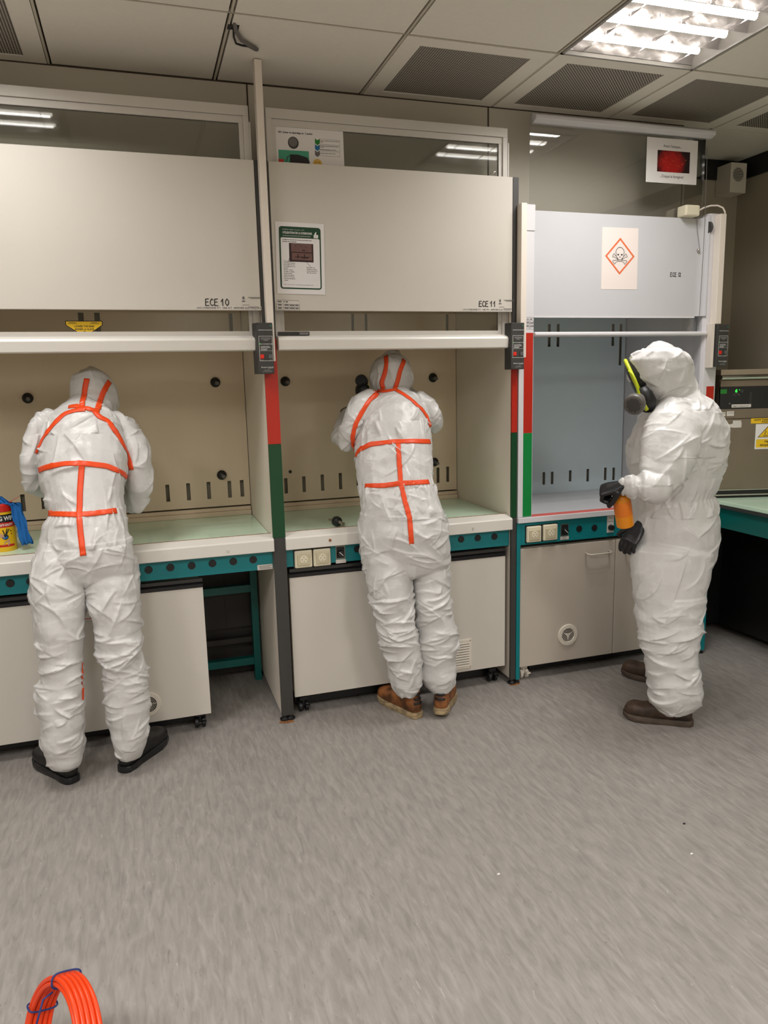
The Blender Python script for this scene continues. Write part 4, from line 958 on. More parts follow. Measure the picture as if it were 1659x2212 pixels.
b = MB(); poly(b, [(-.006, .056), (.014, .060), (.012, .068), (-.004, .068)]); wrap(b, am, r+.0014).build('picture_wipe', 'bluewipe', t)
MB().add([V((cx+r*.55, cyy-.04, z0+.205)), V((cx+r+.03, cyy-.03, z0+.235)), V((cx+r+.036, cyy-.01, z0+.240)), V((cx+r*.7, cyy+.0, z0+.212))], [(0, 1, 2, 3)]).build('lid_flap', 'canred', t)
N = 22; path = []
for i in range(N+1):
    s = i/N
    if s < .22: q = s/.22; path.append((cx-.03+.06*q, cyy-.035, z0+.212+.03*math.sin(q*math.pi)))
    elif s < .34: q = (s-.22)/.12; path.append((cx+.03+.035*q, cyy-.03, z0+.212+.0*q-.004*q))
    else: q = (s-.34)/.66; path.append((cx+.065+.035*q, cyy-.025-.02*q, z0+.205-.18*q))
b = MB(); vs = []; K = 8
for i, p in enumerate(path):
    wv = .016+.012*min(1, i/8)
    for k in range(K+1):
        f = (k/K-.5)*2; vs.append(V(p)+V((f*wv*.75+.003*math.sin(i*.9+k), .006*math.sin(k*2.1+i*.4)+f*wv*.5, .003*math.sin(k*1.7+i*.8))))
fs = [(i*(K+1)+k, i*(K+1)+k+1, (i+1)*(K+1)+k+1, (i+1)*(K+1)+k) for i in range(N) for k in range(K)]
b.add(vs, fs); o = b.build('blue_wipe', 'bluewipe', t, smooth=True); o.modifiers.new('s', 'SOLIDIFY').thickness = .0015
# orange hose coil in the foreground
cc = V((-.845, -1.770, .142)); e1 = V((math.cos(math.radians(66)), -math.sin(math.radians(66)), 0)); e2 = V((.34, .05, 1)).normalized(); e2 = (e2-e1*e2.dot(e1)).normalized(); en = e1.cross(e2)
t = thing('hose_coil', 'orange coiled hose tied with blue string at the lower left corner', 'hose coil', (cc.x, cc.y, 0))
b = MB(); R0 = .148; rt = .0058
for lay in range(2):
    for k in range(5):
        off = en*((k-2)*rt*2.02); Rr = R0-lay*rt*1.9
        b.tube([cc+off+(e1*math.cos(a)+e2*math.sin(a))*Rr*(1+.008*math.sin(3*a+k)) for a in [2*math.pi*i/64 for i in range(64)]], rt, 10, closed=True)
b.build('hose', 'coil', t, smooth=True)
def tie(a, loop):
    ctr = cc+(e1*math.cos(a)+e2*math.sin(a))*(R0-rt); rad = (e1*math.cos(a)+e2*math.sin(a)); pts = []
    for i in range(36):
        q = 2*math.pi*i/36; pts.append(ctr+en*math.copysign(abs(math.cos(q))**.6, math.cos(q))*.0335+rad*math.copysign(abs(math.sin(q))**.6, math.sin(q))*.0165)
    MB().tube(pts, .0022, 7, closed=True).build('string', 'string', t, smooth=True)
    if loop: MB().tube([ctr-rad*.02+en*.03, ctr-rad*.03+en*.05, ctr-rad*.07+en*.06-e2*.02, ctr-rad*.10+en*.05-e2*.05, ctr-rad*.12+en*.04-e2*.09], .0022, 7).build('string_end', 'string', t, smooth=True)
for a, l in ((1.95, True), (.35, False), (3.0, False), (4.4, False), (5.3, False)): tie(a, l)
# floor crumbs
for i, (u, v, l) in enumerate(((1478, 1780, 'tiny dark crumb on the floor at the right'), (1494, 1845, 'tiny white paper shred on the floor, nearer the right edge'), (1077, 1889, 'tiny white paper shred on the open floor in the middle'))):
    p = atz(u, v); t = thing('floor_scrap', l, 'scrap', p)
    MB().add([p+V((-.006, -.003, .001)), p+V((.006, -.002, .001)), p+V((.004, .004, .003)), p+V((-.004, .003, .002)), p+V((0, 0, .005))], [(0, 1, 4), (1, 2, 4), (2, 3, 4), (3, 0, 4), (0, 3, 2, 1)]).build('scrap', 'ink' if i == 0 else 'paper', t)
for u, v, r_ in ((620, 1556, .035), (1108, 1476, .03)):
    p = atz(u, v)
    b = MB(); b.prism([(p.x+math.cos(a)*r_*(1+.3*math.sin(3*a+u)), p.y-.01+math.sin(a)*r_*.7, 0) for a in [i*math.pi/8 for i in range(16)]], (0, 0, .0002), (0, 0, .0008))
    tag(b.build('rust_stain', 'rust'), 'brown rust stain on the floor at the middle hood\'s '+('left' if u < 700 else 'right')+' foot', 'stain')

# =================================================================== PEOPLE
def RP(lst):       # rings from silhouette edges: (uL, uR, v, y, half depth)
    o = []
    for uL, uR, v, y, bq in lst:
        a, c = at(uL, v, y), at(uR, v, y); o.append(((a+c)/2, (c-a).dot(CR)/2, bq))
    return o
def RC(lst): return [(V(p), a, bq) for p, a, bq in lst]
def worley(p):
    d, _ = noise.voronoi(p, distance_metric='DISTANCE'); return d[0]
def crumple(me, amp, seed, zones, waist=None, creases=()):
    n = len(me.vertices); co = np.empty(n*3); me.vertices.foreach_get('co', co); co = co.reshape(-1, 3)
    no = np.array([v.normal[:] for v in me.vertices]); h = np.zeros(n)
    for i in range(n):
        x, y, z = co[i]; p = V((x+seed, y, z))
        wv = noise.noise_vector(p*5)*.35; k = 1.0; sx = 1.0
        for (z0, z1, a, st) in zones:
            if z0 <= z < z1: k = a; sx = st; break
        q = V((x*6.5/sx, y*6.5/sx, z*6.5*sx))+wv*1.3+V((seed, 0, 0))
        d1 = worley(q)
        q2 = V((x*15/sx, y*15/sx, z*15*sx))+wv*2+V((0, seed, 0)); d2 = worley(q2)
        hh = (d1-.45)*1.0+(d2-.45)*.38
        hh += .5*noise.noise(p*3.2)
        # slanting long folds
        f = noise.noise(V((x*3+z*5*.4, y*3, z*13)) + wv*1.5); hh += (.5-abs(f))*.55*(1 if sx > 1 else .35)
        h[i] = hh*k
        if waist and abs(z-waist[0]) < .10:
            g = math.exp(-((z-waist[0])/.035)**2); a = math.atan2(y-waist[2], x-waist[1])
            h[i] = h[i]*(1-.7*g)+g*.16*math.sin(a*34+noise.noise(p*9)*3)
    co += no*(h*amp)[:, None]
    rng = np.random.RandomState(int(seed*10)); hc_ = np.zeros(n); cc0 = co.copy()
    for (z0, z1, cnt, ang, A, L) in creases:
        A *= 1.9; cnt = int(cnt*1.5)
        idx = np.where((cc0[:, 2] >= z0) & (cc0[:, 2] < z1))[0]
        if len(idx) == 0: continue
        sub = cc0[idx]
        for _ in range(cnt):
            i = idx[rng.randint(len(idx))]; c = cc0[i]; nn = no[i]
            hx = np.cross([0, 0, 1.0], nn); ln = np.linalg.norm(hx)
            if ln < .2: continue
            hx /= ln; vz = np.cross(nn, hx); a = math.radians(rng.choice(ang)+rng.normal()*16)
            d = hx*math.cos(a)+vz*math.sin(a); sd = np.cross(nn, d)*(1 if rng.rand() < .5 else -1)
            Lk = L*rng.uniform(.45, 1.5); w1 = rng.uniform(.003, .0055); w2 = rng.uniform(.009, .026); bend = rng.normal()*2.2
            rel = sub-c; u_ = rel@d; m = (abs(u_) < Lk) & (abs(rel@nn) < .06)
            j = idx[m]; u_ = u_[m]; sv = (rel@sd)[m]-bend*u_*u_
            hh = np.where(sv > 0, np.exp(-sv/w1), np.exp(sv/w2))*(1-(abs(u_)/Lk)**2)*A*rng.uniform(.5, 1.3)*np.clip((no[j]@nn), 0, 1)
            hc_[j] = np.maximum(hc_[j], hh)*1.0+np.minimum(hc_[j], hh)*.35
    co += no*hc_[:, None]; me.vertices.foreach_set('co', co.ravel()); me.update()
def ribbon(t, bvh, pts, wd, name='seam_tape', m='tape', plane=0):
    # a taped seam that lies on the suit
    dens = []
    for i in range(len(pts)-1):
        a, c = pts[i], pts[i+1]; n = max(2, int(math.hypot(c[0]-a[0], c[1]-a[1])/4))
        for k in range(n): dens.append((a[0]+(c[0]-a[0])*k/n, a[1]+(c[1]-a[1])*k/n))
    dens.append(pts[-1]); P = []
    for u, v in dens:
        loc, nor, idx, dist = bvh.ray_cast(CO, ray(u, v).normalized())
        if loc is not None and (not P or (loc-P[-1][0]).length < .12): P.append((loc, nor))
    if len(P) < 3: return
    C = [p[0] for p in P]
    for _ in range(2): C = [C[0]]+[(C[i-1]+C[i]*2+C[i+1])/4 for i in range(1, len(C)-1)]+[C[-1]]
    b = MB(); K = 4; vs = []
    for i, c in enumerate(C):
        tg = (C[min(i+1, len(C)-1)]-C[max(i-1, 0)]).normalized(); nn = V((0, 0, 0))
        for j in range(max(0, i-2), min(len(P), i+3)): nn += P[j][1]
        nn.normalize(); s = tg.cross(nn).normalized()
        for k in range(K+1):
            q = c+s*(k/K-.5)*wd; l, n2, _, _ = bvh.find_nearest(q)
            vs.append(l+n2*.0026)
    fs = [(i*(K+1)+k, i*(K+1)+k+1, (i+1)*(K+1)+k+1, (i+1)*(K+1)+k) for i in range(len(C)-1) for k in range(K)]
    b.add(vs, fs); o = b.build(name, m, t, smooth=True); s = o.modifiers.new('s', 'SOLIDIFY'); s.thickness = .0016; s.offset = 0
def suit(t, tubes, seed, amp, zones, waist, voxel=.0042, creases=()):
    mb = MB()
    for r in tubes: mb.rings(r)
    me = remesh(mb, voxel, 8); crumple(me, amp, seed, zones, waist, creases)
    bvh = BVHTree.FromPolygons([v.co.copy() for v in me.vertices], [tuple(p.vertices) for p in me.polygons])
    link_mesh('coverall', me, 'tyvek', t); return bvh
def shoe(t, heel, toe, up, sole, pitch=0, laces=None, hz=0, extra=None):
    heel = V(heel); d = V(toe)-heel; d.z = 0; Ls = .29; d.normalize()
    mw = Matrix.Translation(V((heel.x, heel.y, hz)))@Matrix.Rotation(math.atan2(d.y, d.x), 4, 'Z')@Matrix.Translation((Ls*.75, 0, 0))@Matrix.Rotation(pitch, 4, 'Y')@Matrix.Translation((-Ls*.75, 0, 0))@Matrix.Scale(1.08, 4)@Matrix.Scale(1.12, 4, V((0, 0, 1)))
    mb = MB(); sec = [(.022, .028, .035, .048), (.05, .033, .045, .055), (.09, .034, .046, .055), (.13, .037, .040, .052), (.17, .042, .033, .046), (.21, .045, .028, .042), (.25, .043, .029, .044), (.275, .033, .023, .040)]
    n = 24; vs = []; fs = []
    full = [(.010, .012, .018, .045)]+sec+[(.288, .012, .010, .034)]
    for x, hw, hh, zc in full:
        for k in range(n):
            q = 2*math.pi*k/n; c, s_ = math.cos(q), math.sin(q); vs.append(V((x, math.copysign(abs(c)**.8, c)*hw, zc+math.copysign(abs(s_)**.8, s_)*hh)))
    for j in range(len(full)-1):
        for k in range(n): fs.append((j*n+k, j*n+(k+1) % n, (j+1)*n+(k+1) % n, (j+1)*n+k))
    fs += [tuple(range(n))[::-1], tuple(range((len(full)-1)*n, len(full)*n))]; mb.add(vs, fs)
    mb.lathe([(.030, .05), (.034, .08), (.034, .11), (.036, .135), (.030, .14)], 20, (.052, 0, 0))
    mb.lathe([(.024, .06), (.028, .09), (.026, .11)], 20, (.09, 0, 0))
    me = remesh(mb, .0045, 6); me.transform(mw); o = link_mesh('shoe', me, up, t)
    W = [(.004, .010), (.008, .021), (.02, .030), (.05, .0355), (.09, .0345), (.13, .038), (.17, .0435), (.21, .047), (.245, .0455), (.272, .036), (.288, .020), (.293, .006)]
    out = [(x, w_) for x, w_ in W]+[(x, -w_) for x, w_ in W[::-1]]
    sm = MB()
    def zb(x): return max(0, (x-.22))*.18+(.006 if .09 < x < .13 else 0)
    k = len(out); sm.add([V((x, y, zb(x))) for x, y in out]+[V((x*1.0, y*1.05, .012+zb(x))) for x, y in out]+[V((x, y*1.0, .024+zb(x)*.6)) for x, y in out],
                         [tuple(range(k))[::-1], tuple(range(2*k, 3*k))]+[(r*k+i, r*k+(i+1) % k, (r+1)*k+(i+1) % k, (r+1)*k+i) for r in (0, 1) for i in range(k)])
    sm.v = [mw@v for v in sm.v]; sm.build('sole', sole, o, root=t, bevel=.003)
    if laces:
        b = MB()
        for i in range(4):
            x = .115+i*.017; zt = .105-i*.0085; b.tube([mw@V((x, -.026, zt-.014)), mw@V((x+.004, -.012, zt-.001)), mw@V((x+.004, .012, zt-.001)), mw@V((x, .026, zt-.014))], .0025, 6)
        b.build('laces', laces, o, root=t, smooth=True)
    if extra == 'bars':
        b = MB()
        for i in range(3):
            zz = .062+i*.018; hw = .020-i*.003; pts = [mw@V((.006+zz*.06+abs(k/4)**2*.008, k/4*hw, zz)) for k in range(-4, 5)]; b.tube(pts, .0050, 8)
        b.build('heel_bars', 'rubber', o, root=t, smooth=True)
        b = MB().lathe([(.033, .12), (.039, .125), (.040, .145), (.034, .15)], 24, (.058, 0, 0)); b.v = [mw@v for v in b.v]; b.build('sock', 'rubber', o, root=t, smooth='auto')
def hand(t, wrist, xdir, zdir, curl=(.5, .6, .4), spread=.0, right=False, m='glove', thumb=(.55, .65, -.5), name='gloved_hand'):
    x = V(xdir).normalized(); z = V(zdir); z = (z-x*z.dot(x)).normalized(); y = z.cross(x)
    if right: y = -y
    mw = Matrix(((x.x, y.x, z.x, wrist[0]), (x.y, y.y, z.y, wrist[1]), (x.z, y.z, z.z, wrist[2]), (0, 0, 0, 1)))
    mb = MB()
    def loft(secs, n=16):
        vs = []; fs = []
        for xx, zz, a, c in secs:
            for k in range(n): q = 2*math.pi*k/n; vs.append(V((xx, math.cos(q)*a, zz+math.sin(q)*c)))
        for j in range(len(secs)-1):
            for k in range(n): fs.append((j*n+k, j*n+(k+1) % n, (j+1)*n+(k+1) % n, (j+1)*n+k))
        fs += [tuple(range(n))[::-1], tuple(range((len(secs)-1)*n, len(secs)*n))]; mb.add(vs, fs)
    loft([(-.05, 0, .031, .027), (-.02, 0, .029, .023), (0, 0, .028, .021), (.03, 0, .038, .019), (.06, 0, .043, .017), (.088, -.002, .042, .014), (.095, -.003, .036, .009)])
    for i, (yy, L) in enumerate(((.031, .072), (.0105, .080), (-.0105, .075), (-.031, .060))):
        p = V((.080, yy, 0)); a = 0; pts = [p.copy()]; rad = [.0105]
        for j, f in enumerate((.46, .3, .24)):
            a += curl[j]*(1+.08*i); sg = L*f
            for q in range(2): p = p+V((math.cos(a), spread*(1.5-i)*.12, -math.sin(a)))*sg/2; pts.append(p.copy()); rad.append(.0105-.0009*(j+q/2))
        mb.tube(pts, rad, 12)
    p = V((.018, .026, -.004)); td = V(thumb).normalized(); pts = [p, p+td*.028, p+td*.05+V((.008, 0, -.004)), p+td*.062+V((.022, 0, -.01))]
    mb.tube(pts, [.015, .0135, .012, .0095], 12)
    me = remesh(mb, .0032, 3); me.transform(mw); return link_mesh(name, me, m, t)

# ---------- person 1 (left hood)
t = thing('person', 'person in white coverall with orange seams and black shoes at the left hood', 'person', (-.87, -.2, 0))
legL = RP([(103, 176, 1642, -.262, .062), (94, 181, 1600, -.262, .085), (86, 181, 1545, -.258, .088), (82, 182, 1508, -.255, .092), (92, 179, 1455, -.25, .085), (84, 180, 1415, -.245, .088), (76, 181, 1360, -.24, .095), (68, 187, 1310, -.22, .105), (64, 189, 1260, -.195, .112), (68, 186, 1220, -.175, .105), (84, 180, 1180, -.16, .085)])
legR = RP([(254, 308, 1624, -.225, .062), (238, 323, 1588, -.228, .085), (230, 323, 1540, -.23, .088), (224, 323, 1495, -.23, .092), (226, 313, 1450, -.23, .085), (217, 309, 1410, -.23, .09), (206, 307, 1360, -.225, .095), (193, 305, 1310, -.21, .105), (184, 303, 1260, -.19, .112), (182, 294, 1220, -.172, .105), (190, 278, 1180, -.16, .085)])
tor = RP([(64, 299, 1240, -.18, .10), (63, 298, 1212, -.172, .124), (74, 292, 1175, -.16, .13), (86, 285, 1140, -.145, .125), (103, 277, 1110, -.125, .112), (96, 275, 1080, -.10, .12), (82, 277, 1035, -.055, .13), (74, 283, 1000, -.02, .135), (76, 280, 960, .03, .13), (88, 268, 925, .08, .12), (108, 248, 901, .13, .10), (138, 226, 886, .16, .08)])
head = RP([(150, 246, 888, .18, .08), (149, 254, 868, .205, .115), (150, 257, 850, .23, .128), (156, 254, 832, .25, .122), (172, 240, 819, .26, .095)])
armL = RP([(90, 145, 912, .12, .075), (62, 118, 930, .09, .075), (52, 102, 960, .06, .07), (47, 94, 1000, .045, .068), (52, 94, 1035, .06, .062)])
e = armL[-1][0]; armL += RC([(e+V((.02, .07, -.03)), .062, .06), (e+V((.10, .20, -.01)), .055, .052), (e+V((.17, .31, .03)), .045, .042), (e+V((.195, .345, .04)), .036, .033)])
armR = RP([(215, 270, 912, .12, .075), (244, 300, 932, .09, .075), (262, 319, 965, .06, .07), (270, 328, 1010, .04, .068), (276, 329, 1055, .04, .066), (274, 318, 1082, .06, .06)])
e2_ = armR[-1][0]; armR += RC([(e2_+V((-.03, .08, .0)), .060, .058), (e2_+V((-.09, .18, .05)), .054, .05), (e2_+V((-.15, .28, .10)), .045, .042), (e2_+V((-.17, .315, .115)), .036, .033)])
bv = suit(t, [legL, legR, tor, head, armL, armR], 3.1, .0105, [(0, .62, 1.15, 1.5), (.62, 1.0, .95, 1.1), (1.0, 1.5, .75, .85), (1.5, 3, .55, 1)], (tor[4][0].z, -.83, -.12), creases=((.05, .32, 46, (0, 20, -20, 80), .0045, .05), (.32, .62, 80, (0, 15, -20, 0), .0075, .075), (.62, .98, 85, (0, 20, -30, 50, 80), .005, .08), (.98, 1.12, 50, (70, 90, 110, 0), .0045, .05), (1.12, 1.42, 75, (60, 90, 20, -40), .0050, .08), (1.42, 1.8, 46, (60, 90, 20, -40), .0048, .05)))
for pts in ([(188, 818), (183, 845), (177, 876)], [(236, 824), (222, 848), (211, 884)], [(148, 880), (160, 877), (178, 879), (215, 888)], [(185, 884), (163, 886), (138, 895), (115, 918), (92, 948), (78, 980)], [(205, 888), (214, 900), (232, 908), (255, 940), (274, 975), (284, 1015)],
            [(84, 1016), (105, 1008), (140, 1002), (180, 1001), (230, 1007), (258, 1018), (276, 1032)], [(177, 1003), (173, 1060), (172, 1110), (174, 1150), (180, 1200)], [(106, 1110), (140, 1111), (172, 1112), (210, 1108), (252, 1103)]):
    ribbon(t, bv, pts, .0225)
ribbon(t, bv, [(177, 1432), (178, 1470), (179, 1512)], .010)
shoe(t, atz(163, 1693), atz(76, 1637), 'shoeblack', 'soleblack', laces='greyink'); shoe(t, atz(262, 1672), atz(352, 1600), 'shoeblack', 'soleblack', laces='greyink')
hand(t, armL[-1][0]+V((.015, .02, .0)), (.35, .9, -.1), (-.2, .1, 1), right=True); hand(t, armR[-1][0]+V((-.015, .02, .005)), (-.35, .9, -.1), (.2, .1, 1))

# ---------- person 2 (middle hood)
t = thing('person', 'person in white coverall with orange seams and tan shoes at the middle hood', 'person', (.62, -.17, 0))
legL = RP([(858, 902, 1488, -.175, .06), (847, 910, 1468, -.175, .078), (839, 907, 1438, -.175, .082), (833, 903, 1402, -.175, .085), (822, 897, 1366, -.172, .088), (815, 890, 1330, -.168, .09), (805, 888, 1290, -.16, .098), (792, 887, 1250, -.15, .104), (790, 882, 1212, -.14, .10), (800, 876, 1180, -.13, .08)])
legR = RP([(925, 975, 1479, -.18, .06), (914, 984, 1458, -.18, .078), (911, 983, 1432, -.178, .08), (904, 985, 1399, -.175, .086), (906, 983, 1364, -.172, .086), (900, 974, 1326, -.168, .09), (894, 971, 1285, -.16, .098), (892, 971, 1245, -.15, .104), (892, 962, 1208, -.14, .10), (898, 950, 1180, -.13, .08)])
tor = RP([(784, 971, 1225, -.145, .10), (779, 969, 1195, -.14, .122), (773, 965, 1150, -.135, .13), (777, 954, 1110, -.12, .125), (780, 943, 1078, -.10, .115), (775, 934, 1048, -.075, .108), (769, 932, 1010, -.035, .12), (767, 932, 975, .01, .125), (767, 930, 935, .05, .125), (778, 925, 897, .10, .118), (795, 912, 872, .15, .098), (815, 888, 856, .18, .075)])
head = RP([(810, 880, 850, .19, .075), (801, 886, 834, .21, .10), (798, 889, 817, .235, .122), (801, 889, 800, .25, .128), (810, 884, 784, .265, .115), (824, 868, 772, .27, .085)])
armL = RP([(776, 826, 868, .14, .07), (752, 802, 880, .11, .07), (741, 786, 905, .09, .065), (733, 776, 930, .085, .062), (730, 768, 950, .11, .058)])
e = armL[-1][0]; armL += RC([(e+V((.01, .08, .01)), .055, .055), (e+V((.04, .18, .05)), .05, .048), (e+V((.08, .27, .10)), .042, .04), (e+V((.09, .30, .115)), .035, .032)])
armR = RP([(880, 925, 868, .14, .07), (900, 946, 880, .11, .068), (914, 955, 898, .10, .062), (922, 957, 912, .12, .055)])
e2_ = armR[-1][0]; armR += RC([(e2_+V((.0, .08, .03)), .052, .052), (e2_+V((-.03, .17, .09)), .048, .046), (e2_+V((-.06, .26, .14)), .042, .04), (e2_+V((-.07, .29, .155)), .035, .032)])
bv = suit(t, [legL, legR, tor, head, armL, armR], 8.7, .010, [(0, .62, 1.15, 1.5), (.62, 1.0, .85, 1.0), (1.0, 1.5, .75, .85), (1.5, 3, .55, 1)], (tor[5][0].z, .62, -.08), creases=((.05, .32, 46, (0, 20, -20, 80), .0045, .05), (.32, .62, 80, (0, 15, -20, 0), .0075, .075), (.62, .98, 85, (0, 20, -30, 50, 80), .005, .08), (.98, 1.12, 50, (70, 90, 110, 0), .0045, .05), (1.12, 1.42, 75, (60, 90, 20, -40), .0050, .08), (1.42, 1.8, 46, (60, 90, 20, -40), .0048, .05)))
for pts in ([(834, 769), (835, 790), (830, 812), (824, 825), (828, 842)], [(873, 777), (864, 800), (859, 822), (853, 840)], [(808, 845), (830, 846), (858, 841)], [(818, 850), (800, 862), (783, 888), (768, 915), (761, 945), (765, 972)],
            [(856, 843), (872, 852), (890, 865), (912, 885), (925, 905), (929, 922)], [(768, 984), (778, 971), (800, 960), (850, 954), (890, 953), (929, 954)], [(860, 958), (863, 1010), (866, 1045), (874, 1080), (885, 1120), (889, 1175)], [(789, 1050), (830, 1049), (866, 1044), (926, 1041)]):
    ribbon(t, bv, pts, .0225)
shoe(t, atz(908, 1553), atz(808, 1500), 'shoebrown', 'soletan', laces='black', extra='bars'); shoe(t, atz(950, 1556), atz(972, 1490), 'shoebrown', 'soletan', pitch=.11, laces='black', extra='bars')
hand(t, armL[-1][0]+V((.01, .02, .005)), (.2, .9, .15), (-.3, 0, 1), right=True); hand(t, armR[-1][0]+V((-.01, .02, .005)), (-.2, .9, .15), (.3, 0, 1))
mk = at(783, 838, .27)
o = MB().sphere(mk+V((0, 0, -.012)), .045, 20, 12, (.8, 1, .95)).build('respirator', 'rubber', t, smooth=True)
MB().lathe([(.02, -.02), (.03, -.016), (.03, .012), (.022, .02)], 24, at(781, 823, .25), (-.5, -.8, .3)).build('filter', 'black', o, root=t, smooth='auto')
MB().tube([at(793, 822, .25), at(794, 838, .25), at(797, 850, .24)], .004, 8).build('strap', 'lime', o, root=t, smooth=True)

# ---------- person 3 (right, side view)
t = thing('person', 'person in plain white coverall and gas mask holding an orange bottle, seen from the side', 'person', (1.76, -.55, 0))
legN = RP([(1424, 1498, 1524, -.69, .062), (1414, 1508, 1502, -.69, .08), (1410, 1500, 1468, -.69, .08), (1404, 1497, 1430, -.685, .08), (1394, 1500, 1385, -.68, .085), (1384, 1506, 1335, -.67, .09), (1378, 1514, 1280, -.66, .10), (1374, 1522, 1230, -.65, .105), (1372, 1528, 1195, -.64, .11)])
legF = RP([(1412, 1470, 1478, -.44, .055), (1406, 1478, 1455, -.44, .07), (1400, 1486, 1410, -.45, .075), (1390, 1492, 1360, -.46, .08), (1380, 1502, 1300, -.475, .09), (1375, 1514, 1240, -.49, .10), (1373, 1522, 1200, -.50, .105)])
tor = RP([(1374, 1529, 1205, -.57, .16), (1369, 1536, 1165, -.57, .175), (1369, 1536, 1130, -.57, .178), (1371, 1527, 1095, -.57, .168), (1373, 1520, 1070, -.57, .158), (1373, 1532, 1040, -.575, .165), (1371, 1546, 1000, -.58, .18), (1373, 1551, 960, -.58, .20), (1381, 1547, 925, -.57, .21), (1396, 1532, 893, -.565, .20), (1412, 1514, 868, -.56, .16), (1425, 1500, 850, -.56, .11)])
head = RP([(1412, 1502, 858, -.56, .10), (1394, 1494, 838, -.565, .105), (1377, 1488, 818, -.57, .115), (1364, 1484, 797, -.57, .12), (1368, 1479, 776, -.57, .12), (1383, 1468, 763, -.57, .11), (1402, 1450, 754, -.57, .08)])
armN = RP([(1425, 1500, 885, -.66, .06), (1406, 1504, 915, -.705, .07), (1396, 1500, 955, -.735, .072), (1388, 1490, 990, -.75, .07), (1386, 1474, 1022, -.76, .066), (1394, 1458, 1048, -.765, .058)])
fa = [(1428, 1052, -.775, .070), (1408, 1052, -.768, .068), (1388, 1050, -.755, .060), (1368, 1051, -.735, .050), (1353, 1052, -.715, .040), (1346, 1052, -.71, .031)]
foreN = RC([(at(u, v, y), r_, r_*.92) for u, v, y, r_ in fa])
armF = RC([(at(1450, 900, -.42), .075, .075), (at(1420, 960, -.36), .07, .07), (at(1410, 1040, -.36), .06, .06), (at(1408, 1095, -.44), .052, .052), (at(1404, 1112, -.50), .044, .044), (at(1393, 1126, -.555), .036, .036)])
bv = suit(t, [legN, legF, tor, head, armN, foreN, armF], 15.3, .0105, [(0, .62, 1.2, 1.5), (.62, 1.0, .5, 1.0), (1.0, 1.5, .8, 1.0), (1.5, 3, .6, 1)], (tor[4][0].z, 1.75, -.57), creases=((.05, .5, 75, (0, 15, -20, 20), .007, .08), (.5, .98, 34, (30, 60, -40), .004, .08), (.98, 1.15, 50, (70, 90, 50), .005, .06), (1.15, 1.45, 75, (45, 60, 90, 10), .005, .075), (1.45, 1.8, 50, (60, 30, -30, 80), .0045, .05)))
ribbon(t, bv, [(1466, 989), (1500, 989), (1530, 988), (1545, 987)], .0028, 'stitched_seam', 'tyvek')
ribbon(t, bv, [(1497, 835), (1470, 838), (1440, 850), (1420, 866)], .005, 'hood_seam', 'tyvek')
shoe(t, atz(1500, 1567), atz(1358, 1550), 'shoedark', 'soledark', laces='shoebrown'); shoe(t, atz(1468, 1487), atz(1372, 1462), 'shoedark', 'soledark')
# head and mask
fd = V((-.81, .58, 0)); hc = at(1420, 800, -.57); dn = V((0, 0, -1))
look = (fd*.9+dn*.42).normalized(); sidev = look.cross(V((0, 0, 1))).normalized(); upv = sidev.cross(look)
hm = MB().sphere(hc+look*.02, .085, 24, 16, (1, 1, 1.15)); hm.sphere(hc+look*.105-upv*.01, .016, 12, 8); hm.sphere(hc+look*.06-upv*.06, .05, 16, 10)
me = remesh(hm, .005, 4); link_mesh('head', me, 'skin', t)
def mp(a, s, u_): return hc+look*a+sidev*s+upv*u_
mk = MB()     # rubber face seal
n = 28; vs = []; fs = []; secs = [(.040, .092, .108, 0), (.075, .092, .106, -.004), (.098, .084, .100, -.006)]
for a, rs, ru, du in secs:
    for k in range(n): q = 2*math.pi*k/n; vs.append(mp(a, math.cos(q)*rs, math.sin(q)*ru+du))
for j in range(len(secs)-1):
    for k in range(n): fs.append((j*n+k, j*n+(k+1) % n, (j+1)*n+(k+1) % n, (j+1)*n+k))
fs.append(tuple(range((len(secs)-1)*n, len(secs)*n))); mk.add(vs, fs)
res = mk.build('respirator_mask', 'rubber', t, smooth='auto')
fr = [mp(.100, math.cos(q)*.09, math.sin(q)*.105-.006) for q in [2*math.pi*k/32 for k in range(32)]]
MB().tube([p+look*.003 for p in fr], .0085, 10, closed=True).build('visor_frame', 'lime', res, root=t, smooth=True)
# outline of the frame seen against the hood: a strap down the near side
near = -sidev if (-sidev).dot(CO-hc) > sidev.dot(CO-hc) else sidev
pts = [at(u, v, y) for u, v, y in ((1359, 801, -.63), (1366, 808, -.655), (1372, 822, -.665), (1377, 840, -.67), (1382, 858, -.67), (1390, 872, -.665), (1397, 885, -.66))]
b = MB(); 
for i in range(len(pts)-1):
    a, c = pts[i], pts[i+1]
b.tube(pts, [.006, .0055, .007, .0055, .0065, .008, .009], 10); b.build('frame_clip', 'lime', res, root=t, smooth=True)
b = MB(); b.tube([at(1386, 838, -.62), at(1392, 852, -.63), at(1400, 868, -.63), at(1401, 886, -.62)], [.022, .034, .036, .026], 16); b.build('chin_cup', 'rubber', res, root=t, smooth=True)
b = MB(); vs = []; fs = []
for j, (a, f) in enumerate(((.100, .95), (.112, .8), (.120, .55), (.124, .2))):
    for k in range(n): q = 2*math.pi*k/n; vs.append(mp(a, math.cos(q)*.088*f, math.sin(q)*.102*f-.006))
for j in range(3):
    for k in range(n): fs.append((j*n+k, j*n+(k+1) % n, (j+1)*n+(k+1) % n, (j+1)*n+k))
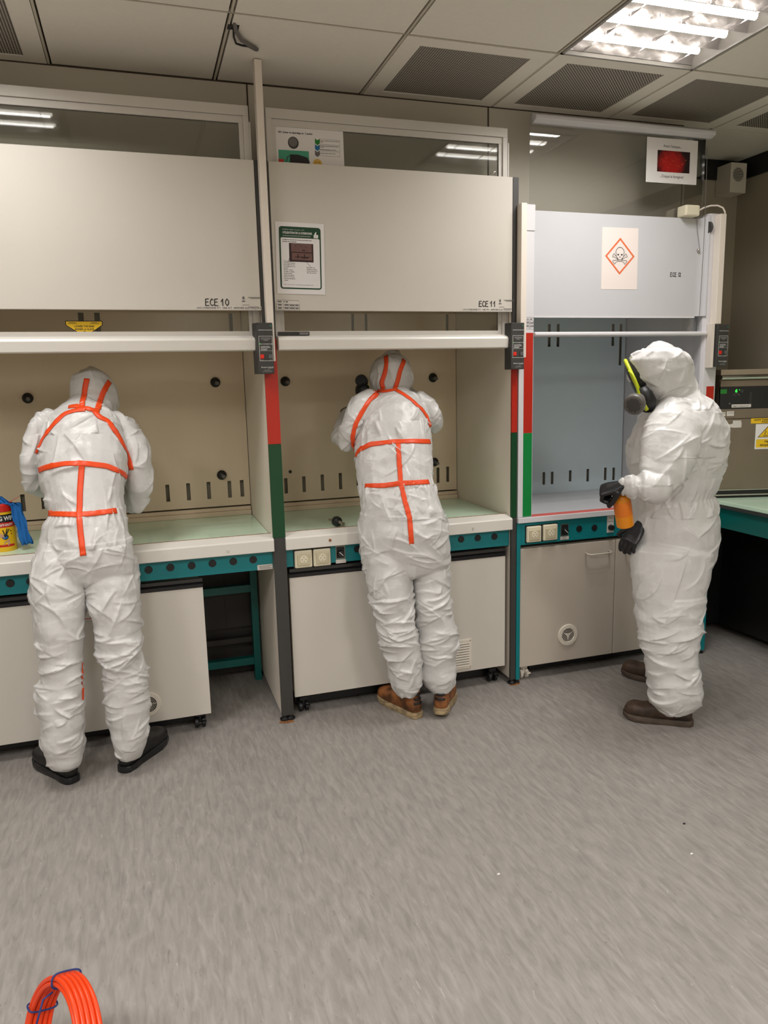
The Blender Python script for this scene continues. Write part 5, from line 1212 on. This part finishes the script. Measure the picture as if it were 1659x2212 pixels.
fs.append(tuple(range(3*n, 4*n))); b.add(vs, fs).build('visor', 'visor', res, root=t, smooth='auto')
c0 = at(1371, 873, -.68); ax = (at(1362, 886, -.72)-at(1386, 856, -.62)).normalized()
ft = MB().lathe([(.018, -.062), (.030, -.055), (.031, -.036), (.034, -.034), (.034, -.022), (.041, -.019), (.044, -.012), (.044, .010), (.040, .015), (.036, .017), (0, .0172)], 32, c0, ax).build('filter_canister', 'filter', res, root=t, smooth='auto')
MB().lathe([(.0345, -.033), (.0355, -.031), (.0355, -.027), (.0345, -.025)], 32, c0, ax).build('lime_ring', 'lime', res, root=t, smooth='auto')
b = MB(); ex = ax.orthogonal().normalized(); ey = ax.cross(ex)
for i in range(-4, 5):
    for j in range(-4, 5):
        if i*i+j*j < 19: b.lathe([(.0026, 0), (.0026, .0006)], 8, c0+ax*.0174+ex*i*.0068+ey*j*.0068, ax)
b.build('filter_holes', 'ink', res, root=t)
# hands
hw_ = at(1344, 1050, -.71)
hand(t, hw_, (-.62, .62, -.22), (-.42, -.30, .86), curl=(1.15, 1.2, .8), thumb=(.55, .30, -.75))
lw = at(1382, 1138, -.585)
hand(t, lw, (-.70, -.10, -.66), (-.70, -.45, .55), curl=(.5, .55, .4), right=True, thumb=(.5, .75, -.2))
# bottle
p0 = at(1345, 1137, -.665); p1 = at(1333, 1066, -.675); ax = (p1-p0).normalized(); L = (p1-p0).length; pb = at(1351, 1137, -.665)
t = thing('plastic_bottle', 'amber orange plastic bottle held in black gloved hands', 'bottle', pb)
axd = (at(1341, 1066, -.675)-pb).normalized()
MB().lathe([(.030, 0), (.036, .004), (.037, .012), (.0365, .120), (.034, .138), (.024, .150), (.015, .156), (.014, .168)], 36, pb, axd).build('bottle_body', 'orange', t, smooth='auto')
MB().lathe([(.0162, .164), (.0165, .184), (.013, .188), (0, .188)], 24, pb, axd).build('cap', 'black', t, smooth='auto')
MB().lathe([(.0372, .055), (.0374, .056), (.0374, .118), (.0372, .119)], 36, pb, axd).build('bottle_label', 'bottlelabel', t, smooth='auto')
